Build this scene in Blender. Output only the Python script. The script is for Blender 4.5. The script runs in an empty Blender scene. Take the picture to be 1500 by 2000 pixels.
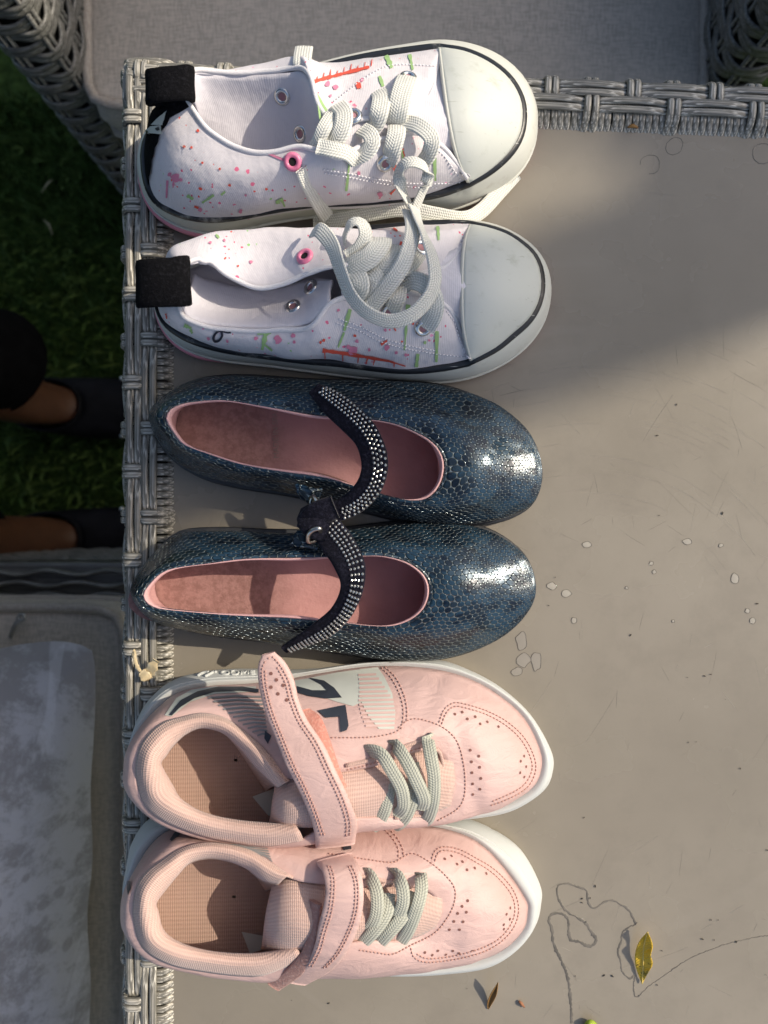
import bpy, bmesh, math, random
from mathutils import Vector, Matrix, noise as mnoise
from mathutils.bvhtree import BVHTree
R = math.radians
random.seed(7)
scene = bpy.context.scene
C = scene.collection

# ------------------------------------------------------------------ camera
ZT = 0.72            # height of the table top
HC = 0.39            # camera above the table top
cam_d = bpy.data.cameras.new('camera'); cam = bpy.data.objects.new('camera', cam_d); C.objects.link(cam)
cam.location = (0, 0, ZT + HC); cam.rotation_euler = (0, 0, 0)
cam_d.sensor_fit = 'VERTICAL'; cam_d.sensor_height = 36; cam_d.lens = 26.0
cam_d.clip_start = 0.01; cam_d.clip_end = 200
cam_d.dof.use_dof = True; cam_d.dof.focus_distance = 0.362; cam_d.dof.aperture_fstop = 9.0
scene.camera = cam
# ------------------------------------------------------------------ light
SUN_EL, SUN_AZ = R(39), R(19.5)      # azimuth counter-clockwise from +X
sun_dir = Vector((math.cos(SUN_AZ)*math.cos(SUN_EL), math.sin(SUN_AZ)*math.cos(SUN_EL), math.sin(SUN_EL)))
world = bpy.data.worlds.new('World'); scene.world = world; world.use_nodes = True
wn = world.node_tree
bg = wn.nodes['Background']; bg.inputs['Strength'].default_value = 0.125
sky = wn.nodes.new('ShaderNodeTexSky'); sky.sky_type = 'NISHITA'; sky.sun_disc = False
sky.sun_elevation = SUN_EL; sky.sun_rotation = R(90) - SUN_AZ
sky.air_density = 1.0; sky.dust_density = 3.0; sky.ozone_density = 0.6
wn.links.new(sky.outputs[0], bg.inputs['Color'])
sun_d = bpy.data.lights.new('sun', 'SUN'); sun_d.energy = 3.1; sun_d.angle = R(0.53); sun_d.color = (1, 0.89, 0.73)
sun = bpy.data.objects.new('sun', sun_d); C.objects.link(sun)
sun.rotation_euler = (-sun_dir).to_track_quat('-Z', 'Y').to_euler(); sun.location = sun_dir*6
scene.view_settings.view_transform = 'Standard'; scene.view_settings.look = 'None'
scene.view_settings.exposure = 0.40; scene.view_settings.gamma = 1.0
scene.view_settings.use_curve_mapping = False

# ------------------------------------------------------------------ helpers
S0 = 0.00027          # metres per photo pixel in the plane of the table top
def P(px, py, h=0.0):
    """point h millimetres above the table top, read off the photograph at pixel px, py"""
    s = S0*(HC - h/1000)/HC
    return Vector(((px-750)*s, (1000-py)*s, ZT + h/1000))
def PP(lst, h=None):
    return [P(p[0], p[1], p[2] if len(p) > 2 else h) for p in lst]
CAMP = Vector((0, 0, ZT+HC))
def lift(px):         # soles rest on the woven rim under the heels
    return 7.0*max(0.0, min(1.0, (720-px)/380.0))
def cr(a, b, c, d, t):
    return 0.5*((2*b) + (c-a)*t + (2*a-5*b+4*c-d)*t*t + (3*b-a-3*c+d)*t*t*t)
def spl(pts, sub, closed=False):
    n = len(pts); out = []
    if n == 2 and not closed:
        return [pts[0].lerp(pts[1], k/sub) for k in range(sub+1)]
    for i in range(n if closed else n-1):
        if closed: a, b, c, d = pts[i-1], pts[i], pts[(i+1) % n], pts[(i+2) % n]
        else:
            b, c = pts[i], pts[i+1]
            a = pts[i-1] if i else b*2-c
            d = pts[i+2] if i+2 < n else c*2-b
        for k in range(sub): out.append(cr(a, b, c, d, k/sub))
    if not closed: out.append(pts[-1].copy())
    return out
def resample(pts, n, closed=False):
    q = list(pts) + ([pts[0]] if closed else [])
    L = [0]
    for a, b in zip(q, q[1:]): L.append(L[-1]+(b-a).length)
    out = []; j = 0
    for k in range(n):
        s = L[-1]*k/(n if closed else n-1)
        while j < len(q)-2 and L[j+1] < s: j += 1
        d = L[j+1]-L[j]
        out.append(q[j].lerp(q[j+1], (s-L[j])/d if d > 1e-12 else 0))
    return out
def smooth_path(pts, step):
    d = spl(pts, 8); L = sum((b-a).length for a, b in zip(d, d[1:]))
    return resample(d, max(3, int(L/step)+1))
def loft(rails, su, sv, closed=False):
    rows = [spl(r, su, closed) for r in rails]
    cols = [spl([row[i] for row in rows], sv) for i in range(len(rows[0]))]
    return [[c[j] for c in cols] for j in range(len(cols[0]))]
def gverts(G, closed=False):
    m, n = len(G), len(G[0]); V = [v for row in G for v in row]; F = []
    for j in range(m-1):
        for i in range(n if closed else n-1):
            i2 = (i+1) % n
            F.append((j*n+i, j*n+i2, (j+1)*n+i2, (j+1)*n+i))
    return V, F
def gnormals(G, closed=False):
    m, n = len(G), len(G[0]); N = []
    for j in range(m):
        row = []
        for i in range(n):
            a = G[j][(i+1) % n if closed else min(i+1, n-1)] - G[j][i-1 if closed else max(i-1, 0)]
            b = G[min(j+1, m-1)][i] - G[max(j-1, 0)][i]
            k = a.cross(b); row.append(k.normalized() if k.length > 1e-12 else Vector((0, 0, 1)))
        N.append(row)
    return N
def orient_out(G, N, closed=False):
    """make normals point away from the vertical axis through the grid's middle / upwards"""
    c = sum((v for r in G for v in r), Vector())/(len(G)*len(G[0]))
    s = 0
    for r, q in zip(G, N):
        for v, k in zip(r, q):
            w = v-c; w.z = abs(w.z)*0.3+0.004; s += 1 if k.dot(w) > 0 else -1
    if s < 0: N = [[-k for k in r] for r in N]
    return N
def goffset(G, N, d): return [[v+k*d for v, k in zip(r, q)] for r, q in zip(G, N)]
def guv_arc(G, closed=False):
    m, n = len(G), len(G[0]); uv = []
    mid = G[m//2]; U = [0]
    for i in range(1, n): U.append(U[-1]+(mid[i]-mid[i-1]).length)
    ic = n//2; Vv = [[0]*n for _ in range(m)]
    for i in range(n):
        for j in range(1, m): Vv[j][i] = Vv[j-1][i]+(G[j][i]-G[j-1][i]).length
    return [(U[i], Vv[j][i]) for j in range(m) for i in range(n)]
def guv_flat(G, N, zref):
    uv = []
    for r, q in zip(G, N):
        for v, k in zip(r, q):
            o = Vector((k.x, k.y))
            o = o.normalized()*(zref-v.z)*min(1, o.length*1.0) if o.length > 1e-6 else o*0
            uv.append((v.x+o.x, v.y+o.y))
    return uv
def rootloc(o):
    s = Vector()
    while o is not None: s += o.location; o = o.parent
    return s
def thing(name, label, cat, loc, group=None):
    o = bpy.data.objects.new(name, None); C.objects.link(o); o.location = loc; o.empty_display_size = 0.05
    tag(o, label, cat, group); return o
def tag(o, label=None, cat=None, group=None, kind=None):
    if label: o['label'] = label
    if cat: o['category'] = cat
    if group: o['group'] = group
    if kind: o['kind'] = kind
    return o
def mk(name, V, F, mat, parent=None, uv=None, smooth=True, solid=0, offset=-1, sub=0, kind=None, mat2=None, flip=False, at=None):
    base = rootloc(parent) if parent else (at or Vector())
    me = bpy.data.meshes.new(name)
    if flip: F = [tuple(reversed(f)) for f in F]
    me.from_pydata([tuple(Vector(v)-base) for v in V], [], F)
    if smooth: me.polygons.foreach_set('use_smooth', [True]*len(me.polygons))
    if uv:
        l = me.uv_layers.new(name='UVMap')
        vi = [0]*len(me.loops); me.loops.foreach_get('vertex_index', vi)
        l.data.foreach_set('uv', [c for i in vi for c in uv[i]])
    for m in (mat if isinstance(mat, (list, tuple)) else [mat]): me.materials.append(m)
    me.update()
    o = bpy.data.objects.new(name, me); C.objects.link(o)
    if parent: o.parent = parent
    elif at: o.location = at
    if solid:
        md = o.modifiers.new('solid', 'SOLIDIFY'); md.thickness = solid; md.offset = offset; md.use_even_offset = False
        if mat2:
            me.materials.append(mat2); md.material_offset = 1; md.material_offset_rim = 1
    if sub:
        md = o.modifiers.new('sub', 'SUBSURF'); md.levels = sub; md.render_levels = sub
    if kind: o['kind'] = kind
    return o
def inst(name, me, parent, loc, rotz=0, quat=None):
    o = bpy.data.objects.new(name, me); C.objects.link(o); o.parent = parent
    o.location = Vector(loc)-rootloc(parent)
    if quat is not None: o.rotation_mode = 'QUATERNION'; o.rotation_quaternion = quat
    else: o.rotation_euler = (0, 0, rotz)
    return o
class Soup:
    """collects faces of one part"""
    def __init__(s): s.V = []; s.F = []; s.UV = []
    def add(s, V, F, UV=None):
        b = len(s.V); s.V += list(V); s.F += [tuple(i+b for i in f) for f in F]
        s.UV += list(UV) if UV else [(v[0], v[1]) for v in V]
def frames(pts, up=None, ups=None):
    n = len(pts); T = []
    for i in range(n):
        t = pts[min(i+1, n-1)]-pts[max(i-1, 0)]; T.append(t.normalized() if t.length > 1e-12 else Vector((1, 0, 0)))
    out = []
    for i in range(n):
        u = ups[i] if ups else (up or Vector((0, 0, 1)))
        b = T[i].cross(u)
        if b.length < 1e-6: b = T[i].cross(Vector((0.3, 0.9, 0.1)))
        b.normalize(); out.append((T[i], b, b.cross(T[i]).normalized()))
    return out
def ribbon(pts, w, t, up=None, ups=None, crown=0.25, cap=True, prof=None):
    """flat band with rounded edges; w,t in metres (w may be a list)"""
    n = len(pts); fr = frames(pts, up, ups)
    if prof is None:
        prof = [(-1, 0), (-.96, .7), (-.75, 1), (0, 1+crown), (.75, 1), (.96, .7), (1, 0), (.96, -.7), (.75, -1), (0, -1), (-.75, -1), (-.96, -.7)]
    K = len(prof); V = []; UV = []; F = []; L = 0
    for i in range(n):
        if i: L += (pts[i]-pts[i-1]).length
        ww = (w[i] if isinstance(w, (list, tuple)) else w)/2
        for (a, c) in prof:
            V.append(pts[i]+fr[i][1]*a*ww+fr[i][2]*c*t/2); UV.append((L, a*ww))
    for i in range(n-1):
        for k in range(K):
            k2 = (k+1) % K
            F.append((i*K+k, i*K+k2, (i+1)*K+k2, (i+1)*K+k))
    if cap: F.append(tuple(range(K))); F.append(tuple((n-1)*K+k for k in reversed(range(K))))
    return V, [tuple(reversed(f)) for f in F], UV
def tube(pts, r, seg=8, closed=False):
    n = len(pts); V = []; F = []; UV = []; L = 0; prev = None
    for i in range(n):
        if closed: t = (pts[(i+1) % n]-pts[i-1]).normalized()
        else: t = (pts[min(i+1, n-1)]-pts[max(i-1, 0)]).normalized()
        if prev is None:
            b = t.cross(Vector((0, 0, 1)))
            if b.length < 1e-3: b = t.cross(Vector((0, 1, 0)))
        else: b = prev-t*prev.dot(t)
        b.normalize(); prev = b; c = t.cross(b)
        if i: L += (pts[i]-pts[i-1]).length
        rr = r[i] if isinstance(r, (list, tuple)) else r
        for k in range(seg):
            a = 2*math.pi*k/seg; V.append(pts[i]+(b*math.cos(a)+c*math.sin(a))*rr); UV.append((L, a*rr))
    for i in range(n if closed else n-1):
        for k in range(seg):
            k2 = (k+1) % seg; j = (i+1) % n
            F.append((i*seg+k, i*seg+k2, j*seg+k2, j*seg+k))
    if not closed: F.append(tuple(reversed(range(seg)))); F.append(tuple((n-1)*seg+k for k in range(seg)))
    return V, [tuple(reversed(f)) for f in F], UV
def bvh_of(*grids):
    V = []; F = []
    for G, closed in grids:
        v, f = gverts(G, closed); b = len(V); V += v; F += [tuple(i+b for i in q) for q in f]
    return BVHTree.FromPolygons(V, F)
def onto(bvh, px, py, off=0.0):
    d = (P(px, py)-CAMP).normalized(); hit = bvh.ray_cast(CAMP, d)
    if hit[0] is None:
        near = bvh.find_nearest(CAMP+d*0.34); loc, nrm = near[0], near[1]
    else: loc, nrm = hit[0], hit[1]
    if nrm.dot(d) > 0: nrm = -nrm
    return loc+nrm*off, nrm
def decal(name, poly, bvh, mat, parent, off=0.0004, step=7, smoothed=0, kind=None):
    """thin printed or sewn-on shape that hugs the surface below it"""
    pts = [Vector((p[0], p[1], 0)) for p in poly]
    if smoothed: pts = spl(pts, smoothed, True)
    bm = bmesh.new(); vs = [bm.verts.new(p) for p in pts]
    es = [bm.edges.new((vs[i], vs[(i+1) % len(vs)])) for i in range(len(vs))]
    bmesh.ops.triangle_fill(bm, use_beauty=True, edges=es)
    for _ in range(4):
        le = [e for e in bm.edges if e.calc_length() > step]
        if not le: break
        bmesh.ops.subdivide_edges(bm, edges=le, cuts=1)
        bmesh.ops.triangulate(bm, faces=bm.faces[:])
    bm.verts.index_update()
    V = [onto(bvh, v.co.x, v.co.y, off)[0] for v in bm.verts]
    F = []
    for f in bm.faces:
        i = [v.index for v in f.verts]
        n = (V[i[1]]-V[i[0]]).cross(V[i[2]]-V[i[0]])
        F.append(tuple(i) if n.dot(CAMP-V[i[0]]) > 0 else tuple(reversed(i)))
    bm.free()
    return mk(name, V, F, mat, parent, uv=[(v.x, v.y) for v in V], kind=kind)
def disc_ring(c, nrm, r0, r1, h, seg=16):
    """a small turned ring (eyelet) on normal nrm"""
    q = nrm.to_track_quat('Z', 'Y'); V = []; F = []
    prof = [(r0*0.96, -h), (r0, h*.6), ((r0+r1)/2, h), (r1*.95, h*.5), (r1, -h*.3)]
    for k in range(seg):
        a = 2*math.pi*k/seg
        for (r, z) in prof: V.append(c+q @ Vector((r*math.cos(a), r*math.sin(a), z)))
    K = len(prof)
    for k in range(seg):
        k2 = (k+1) % seg
        for j in range(K-1): F.append((k*K+j, k*K+j+1, k2*K+j+1, k2*K+j))
    return V, [tuple(reversed(f)) for f in F]
def disc(c, nrm, r, seg=12):
    q = nrm.to_track_quat('Z', 'Y')
    V = [c+q @ Vector((r*math.cos(2*math.pi*k/seg), r*math.sin(2*math.pi*k/seg), 0)) for k in range(seg)]
    return V, [tuple(range(seg))]
def stitches(paths, bvh, mat, parent, pitch=7.0, ln=5.0, r=0.00042, name='stitching', off=0.0002):
    """sewn thread: rows of short proud capsules along pixel paths, laid on the surface"""
    s = Soup()
    for path in paths:
        pts = resample(spl([Vector((p[0], p[1], 0)) for p in path], 8), max(2, int(sum(math.dist(a[:2], b[:2]) for a, b in zip(path, path[1:]))/pitch)))
        for a, b in zip(pts, pts[1:]):
            d = (b-a); m = (a+b)/2; u = d.normalized()*ln/2
            A, n1 = onto(bvh, m.x-u.x, m.y-u.y, off); B, n2 = onto(bvh, m.x+u.x, m.y+u.y, off)
            if (A-B).length > 0.006: continue
            mid = (A+B)/2+n1*r*0.8
            s.add(*tube([A, A.lerp(mid, .6), mid, B.lerp(mid, .6), B], [r*.5, r, r*1.1, r, r*.5], 5))
    return mk(name, s.V, s.F, mat, parent, kind='stuff')
# ------------------------------------------------------------------ materials
class Mt:
    def __init__(s, name, col=(.5, .5, .5), rough=.6, metal=0, spec=.5, **kw):
        s.m = bpy.data.materials.new(name); s.m.use_nodes = True; s.t = s.m.node_tree
        s.p = s.t.nodes['Principled BSDF']; i = s.p.inputs
        i['Base Color'].default_value = (*col, 1); i['Roughness'].default_value = rough
        i['Metallic'].default_value = metal; i['Specular IOR Level'].default_value = spec
        for k, v in kw.items(): i[k.replace('_', ' ')].default_value = v
        s._co = {}
    def n(s, typ, ins=None, **props):
        nd = s.t.nodes.new('ShaderNode'+typ)
        for k, v in props.items(): setattr(nd, k, v)
        for k, v in (ins or {}).items():
            if hasattr(v, 'is_output'): s.t.links.new(v, nd.inputs[k])
            else: nd.inputs[k].default_value = v
        return nd
    def co(s, kind='Object', scale=(1, 1, 1), rot=(0, 0, 0), loc=(0, 0, 0)):
        if kind not in s._co: s._co[kind] = s.n('TexCoord').outputs[kind]
        if not hasattr(scale, '__len__'): scale = (scale,)*3
        return s.n('Mapping', {'Vector': s._co[kind], 'Scale': scale, 'Rotation': rot, 'Location': loc}).outputs[0]
    def noise(s, vec, scale, detail=2, rough=.5, dist=0, out=0):
        return s.n('TexNoise', {'Vector': vec, 'Scale': scale, 'Detail': detail, 'Roughness': rough, 'Distortion': dist}).outputs[out]
    def voro(s, vec, scale, feature='F1', out='Distance', rnd=1.0, dim='3D'):
        return s.n('TexVoronoi', {'Vector': vec, 'Scale': scale, 'Randomness': rnd}, feature=feature, voronoi_dimensions=dim).outputs[out]
    def wave(s, vec, scale, dist=0, detail=0, dscale=1, dirn='X', prof='SIN'):
        return s.n('TexWave', {'Vector': vec, 'Scale': scale, 'Distortion': dist, 'Detail': detail, 'Detail Scale': dscale}, bands_direction=dirn, wave_profile=prof).outputs['Fac']
    def ramp(s, fac, stops, interp='LINEAR'):
        r = s.n('ValToRGB', {'Fac': fac}); e = r.color_ramp.elements; r.color_ramp.interpolation = interp
        while len(e) < len(stops): e.new(0.5)
        for el, (p, c) in zip(e, stops):
            el.position = p; el.color = (*c, 1) if hasattr(c, '__len__') else (c, c, c, 1)
        return r.outputs[0]
    def mix(s, fac, a, b, mode='MIX'):
        nd = s.n('Mix', data_type='RGBA', blend_type=mode); nd.clamp_factor = True
        for key, v in ((0, fac), (6, a), (7, b)):
            if hasattr(v, 'is_output'): s.t.links.new(v, nd.inputs[key])
            else: nd.inputs[key].default_value = (*v, 1) if hasattr(v, '__len__') else v
        return nd.outputs[2]
    def mth(s, op, a, b=None, c=None, clamp=False):
        nd = s.n('Math', operation=op); nd.use_clamp = clamp
        for k, v in enumerate((a, b, c)):
            if v is None: continue
            if hasattr(v, 'is_output'): s.t.links.new(v, nd.inputs[k])
            else: nd.inputs[k].default_value = v
        return nd.outputs[0]
    def vm(s, op, a, b=None, c=None, out=0):
        nd = s.n('VectorMath', operation=op)
        for k, v in enumerate((a, b, c)):
            if v is None: continue
            if hasattr(v, 'is_output'): s.t.links.new(v, nd.inputs[k])
            else: nd.inputs[k].default_value = v
        return nd.outputs[out]
    def step(s, x, lo, hi):
        nd = s.n('MapRange', {'Value': x, 'From Min': lo, 'From Max': hi}, interpolation_type='SMOOTHSTEP'); return nd.outputs[0]
    def col(s, v): s.t.links.new(v, s.p.inputs['Base Color']); return s
    def rgh(s, v): s.t.links.new(v, s.p.inputs['Roughness']); return s
    def bump(s, h, strength=.5, dist=.001):
        nd = s.n('Bump', {'Height': h, 'Strength': strength, 'Distance': dist})
        if s.p.inputs['Normal'].is_linked: s.t.links.new(s.p.inputs['Normal'].links[0].from_socket, nd.inputs['Normal'])
        s.t.links.new(nd.outputs[0], s.p.inputs['Normal']); return s
    def mottle(s, a, b, scale, lo=.35, hi=.65, detail=4):
        f = s.step(s.noise(s.co(), scale, detail), lo, hi); v = s.mix(f, a, b); s.col(v); return v

def m_table():
    m = Mt('taupe_acrylic', (.24, .218, .182), .3, spec=.45)
    o = m.co()
    c = m.mix(m.step(m.noise(o, 7, 4, .6), .3, .7), (.240, .213, .169), (.280, .250, .201))
    c = m.mix(m.mth('MULTIPLY', m.step(m.noise(o, 38, 6, .7), .45, .72), .36), c, (.205, .182, .146))
    rad = m.vm('LENGTH', m.vm('ADD', o, (.2, -.43, 0)), out='Value')
    ring = m.noise(m.vm('MULTIPLY', m.n('CombineXYZ', {'X': rad, 'Y': m.noise(o, 6, 1)}).outputs[0], (420, 3, 1)), 1.0, 2)
    c = m.mix(m.mth('MULTIPLY', m.mth('MULTIPLY', m.step(ring, .55, .72), m.step(m.noise(o, 8, 2), .42, .62)), .22), c, (.32, .295, .25))
    m.col(c)
    m.rgh(m.mth('ADD', m.mth('MULTIPLY', m.noise(o, 20, 4), .3), .1))
    m.bump(ring, .12, .0003)
    return m.m
def m_wicker(name, a, b, c):
    m = Mt(name, a, .34, spec=.55)
    o = m.co('Object', (25, 900, 900)); n1 = m.noise(o, 1, 3, .6)
    n2 = m.noise(m.co('Object', (6, 420, 420)), 1, 2, .5)
    cc = m.mix(m.step(n2, .45, .6), a, b); cc = m.mix(m.mth('MULTIPLY', m.step(n1, .52, .66), .8), cc, c)
    m.col(cc); m.bump(n1, .35, .0004); return m.m
def m_fabric(name, a, b, sc=1500, strength=.4, tint=None):
    m = Mt(name, a, .9, spec=.2, Sheen_Weight=.15)
    o = m.co()
    w1 = m.noise(m.co('Object', (sc*.12, sc, sc)), 1, 2); w2 = m.noise(m.co('Object', (sc, sc*.12, sc)), 1, 2)
    f = m.mth('ADD', m.mth('MULTIPLY', w1, .5), m.mth('MULTIPLY', w2, .5))
    cc = m.mix(m.step(f, .4, .6), a, b)
    cc = m.mix(m.mth('MULTIPLY', m.step(m.noise(o, 18, 4), .4, .7), .35), cc, tint or b)
    m.col(cc); m.bump(f, strength, .0008); return m.m
def m_canvas(name, splat=True, base=(.69, .655, .675)):
    m = Mt(name, base, .85, spec=.2, Sheen_Weight=.1)
    o = m.co(); u = m.co('UV', (1, 1, 1))
    rib = m.wave(u, 330, .6, 1, 40, 'X')
    fine = m.noise(m.co('UV', (2600, 900, 1)), 1, 2)
    dirt = m.step(m.noise(o, 45, 5, .6), .55, .8)
    cc = m.mix(m.mth('MULTIPLY', dirt, .25), base, (.63, .58, .60))
    if splat:
        for k, (sc, lo, col, den) in enumerate([(170, .17, (.78, .12, .25), .56), (290, .17, (.68, .07, .16), .55), (120, .13, (.83, .30, .50), .57), (210, .15, (.28, .60, .16), .62), (240, .14, (.80, .07, .04), .60)]):
            v = m.co('Object', (sc, sc, sc*.8), (0, 0, R(37*k)), (k, 2*k, 0))
            wv = m.vm('ADD', v, m.vm('MULTIPLY', m.n('TexNoise', {'Vector': v, 'Scale': 2.5}).outputs['Color'], (.35, .35, .35)))
            d = m.voro(wv, 1.0)
            f = m.mth('MULTIPLY', m.mth('SUBTRACT', 1, m.step(d, lo*.8, lo)), m.step(m.noise(m.vm('ADD', o, (k, k, k)), 40, 2), den, den+.03))
            cc = m.mix(m.mth('MULTIPLY', f, .9), cc, col)
    m.col(cc)
    m.bump(m.noise(o, 70, 3), .5, .003)
    m.bump(m.mth('ADD', m.mth('MULTIPLY', rib, .6), m.mth('MULTIPLY', fine, .5)), .22, .0004)
    return m.m
def m_rubber(name, col, rough=.42, dirt=(.5, .48, .42), amt=.35):
    m = Mt(name, col, rough, spec=.45); o = m.co()
    f = m.mth('MULTIPLY', m.step(m.noise(o, 60, 6, .7), .55, .75), amt)
    g = m.mth('MULTIPLY', m.step(m.noise(m.co('Object', (60, 700, 200), (0, 0, R(70))), 1, 2), .68, .74), amt)
    m.col(m.mix(m.mth('MAXIMUM', f, g), col, dirt)); m.bump(m.noise(o, 500, 3), .12, .0005); return m.m
def m_lace(name, a, b, w=.0065):
    m = Mt(name, a, .85, spec=.25, Sheen_Weight=.2)
    u = m.n('SeparateXYZ', {'Vector': m.co('UV')}); x, y = u.outputs[0], u.outputs[1]
    ch = m.mth('ABSOLUTE', y)
    diag = m.mth('ADD', m.mth('MULTIPLY', x, 5200), m.mth('MULTIPLY', ch, 3000))
    br = m.mth('MULTIPLY_ADD', m.mth('SINE', diag), .5, .5)
    ln = m.mth('MULTIPLY_ADD', m.mth('COSINE', m.mth('MULTIPLY', y, 5200)), .5, .5)
    h = m.mth('ADD', m.mth('MULTIPLY', br, .6), m.mth('MULTIPLY', ln, .6))
    fuzz = m.noise(m.co(), 260, 4, .7)
    m.col(m.mix(m.step(h, .15, 1.0), b, m.mix(m.step(fuzz, .4, .8), a, tuple(c*.88 for c in a))))
    m.bump(h, .5, .0006); m.bump(m.noise(m.co(), 120, 3), .3, .0015); return m.m
def m_snake():
    m = Mt('snake_embossed_leather', (.03, .08, .12), .28, metal=.3, spec=.6)
    uv = m.co('UV'); o = m.co()
    wob = m.vm('MULTIPLY', m.vm('SUBTRACT', m.n('TexNoise', {'Vector': uv, 'Scale': 90.0, 'Detail': 2}).outputs['Color'], (.5, .5, .5)), (.0022, .0022, 0))
    wob = m.vm('ADD', wob, m.vm('MULTIPLY', m.vm('SUBTRACT', m.n('TexNoise', {'Vector': uv, 'Scale': 38.0, 'Detail': 1}).outputs['Color'], (.5, .5, .5)), (.011, .011, 0)))
    p = m.vm('MULTIPLY', m.vm('ADD', uv, wob), (1/.0044, 1/.0037, 1))
    rr = (1, 1.732, 1); hh = (.5, .866, .5); nh = (-.5, -.866, -.5)
    A = m.vm('WRAP', p, hh, nh); B = m.vm('WRAP', m.vm('SUBTRACT', p, hh), hh, nh)
    Am = m.vm('MULTIPLY', A, (1, 1, 0)); Bm = m.vm('MULTIPLY', B, (1, 1, 0))
    la = m.vm('LENGTH', Am, out='Value'); lb = m.vm('LENGTH', Bm, out='Value')
    d = m.mth('MINIMUM', la, lb)
    edge = m.step(d, .41, .51)                      # 1 in the grooves
    # id per scale
    ida = m.vm('SUBTRACT', p, A); idb = m.vm('SUBTRACT', p, B)
    sel = m.mth('LESS_THAN', la, lb)
    idv = m.n('Mix', data_type='VECTOR'); m.t.links.new(sel, idv.inputs[0]); m.t.links.new(idb, idv.inputs[4]); m.t.links.new(ida, idv.inputs[5])
    rnd = m.n('TexWhiteNoise', {'Vector': m.vm('MULTIPLY', m.vm('SNAP', m.vm('ADD', idv.outputs[1], (.01, .01, 0)), (.5, .433, 1)), (1, 1, 0))}, noise_dimensions='2D').outputs['Value']
    blot = m.step(m.noise(m.co('UV', (1, 1.6, 1), (0, 0, .5)), 48, 3, .6), .42, .58)
    c = m.mix(blot, (.004, .009, .019), (.020, .055, .092))
    c = m.mix(m.mth('MULTIPLY', rnd, .45), c, (.016, .042, .066))
    eye = m.mth('SUBTRACT', 1, m.step(d, .06, .2))
    c = m.mix(m.mth('MULTIPLY', m.mth('MULTIPLY', eye, blot), .45), c, (.02, .04, .06))
    c = m.mix(m.mth('MULTIPLY', edge, .85), c, (.32, .37, .38))
    m.t.links.new(m.mth('MULTIPLY_ADD', edge, .5, .25), m.p.inputs['Metallic'])
    m.col(c)
    m.rgh(m.mth('ADD', m.mth('MULTIPLY', rnd, .16), .19))
    h = m.mth('SUBTRACT', 1, edge)
    tilt = m.mth('MULTIPLY', m.n('SeparateXYZ', {'Vector': A}).outputs[0], .3)
    m.bump(m.noise(o, 90, 3), .25, .002)
    m.bump(m.mth('ADD', h, tilt), 1.0, .0021)
    return m.m
def m_leather(name, a, b, wr=.5, grain=900, rough=.45):
    m = Mt(name, a, rough, spec=.4); o = m.co()
    g = m.voro(o, grain, 'DISTANCE_TO_EDGE'); w = m.noise(m.co('Object', (60, 150, 60), (0, 0, R(25))), 1, 4, .55, 1.2)
    m.col(m.mix(m.step(m.noise(o, 35, 4), .35, .7), a, b))
    m.bump(w, wr, .003); m.bump(m.step(g, 0, .12), .15, .0003); return m.m
def m_mesh(name, a, b, sc=520):
    m = Mt(name, a, .9, spec=.2, Sheen_Weight=.3); u = m.co('UV', (sc, sc, 1))
    d = m.n('SeparateXYZ', {'Vector': u}); x, y = d.outputs[0], d.outputs[1]
    q = m.mth('MULTIPLY', m.mth('SINE', m.mth('MULTIPLY', m.mth('ADD', x, m.mth('MULTIPLY', y, .5)), 6.283)), m.mth('SINE', m.mth('MULTIPLY', m.mth('SUBTRACT', x, m.mth('MULTIPLY', y, .5)), 6.283)))
    h = m.mth('MULTIPLY_ADD', q, .5, .5)
    m.col(m.mix(m.step(h, .2, .75), b, m.mix(m.step(m.noise(m.co(), 50, 4), .4, .7), a, tuple(c*.85 for c in a))))
    m.bump(h, .5, .0006); return m.m
def m_velvet(name, a, b, sh=.12):
    m = Mt(name, a, .95, spec=.1, Sheen_Weight=sh, Sheen_Roughness=.4); o = m.co()
    f = m.noise(o, 700, 4, .7); m.col(m.mix(m.step(f, .45, .75), a, b)); m.bump(f, .6, .0012); return m.m
def plain(name, col, rough=.5, metal=0, nz=None, bs=0, **kw):
    m = Mt(name, col, rough, metal, **kw)
    if nz: m.mottle(col, tuple(c*nz for c in col), 60)
    if bs: m.bump(m.noise(m.co(), bs, 3), .3, .001)
    return m.m
MAT = {}
MAT['table'] = m_table()
MAT['wicker'] = m_wicker('grey_wicker', (.16, .152, .128), (.44, .415, .355), (.78, .745, .65))
MAT['wicker_core'] = plain('dark_weave_core', (.02, .02, .018), .8, nz=.7)
MAT['cushion'] = m_fabric('taupe_cushion_fabric', (.38, .345, .295), (.53, .475, .405), 800)
MAT['piping'] = m_fabric('cushion_piping', (.31, .275, .235), (.42, .38, .33), 900)
MAT['canvas'] = m_canvas('splattered_canvas')
MAT['canvas_plain'] = m_canvas('plain_canvas', False, (.70, .675, .715))
MAT['binding'] = m_fabric('white_cotton_binding', (.70, .68, .70), (.78, .76, .77), 3000)
MAT['cap'] = m_rubber('white_rubber_toe', (.60, .62, .57), .6, (.43, .45, .38), .7)
MAT['foxing'] = m_rubber('white_rubber_foxing', (.60, .605, .545), .6, (.40, .37, .30), .6)
MAT['stripe'] = m_rubber('black_rubber_stripe', (.014, .016, .02), .35, (.42, .42, .39), .75)
MAT['pink_rubber'] = m_rubber('pink_rubber_outsole', (.72, .27, .34), .5, (.5, .3, .3), .3)
MAT['felt'] = m_velvet('black_webbing', (.004, .004, .005), (.013, .013, .016), 0)
MAT['lace'] = m_lace('white_cotton_lace', (.80, .80, .74), (.60, .60, .54))
MAT['glace'] = m_lace('sage_grey_elastic_lace', (.52, .525, .44), (.38, .39, .32))
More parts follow.
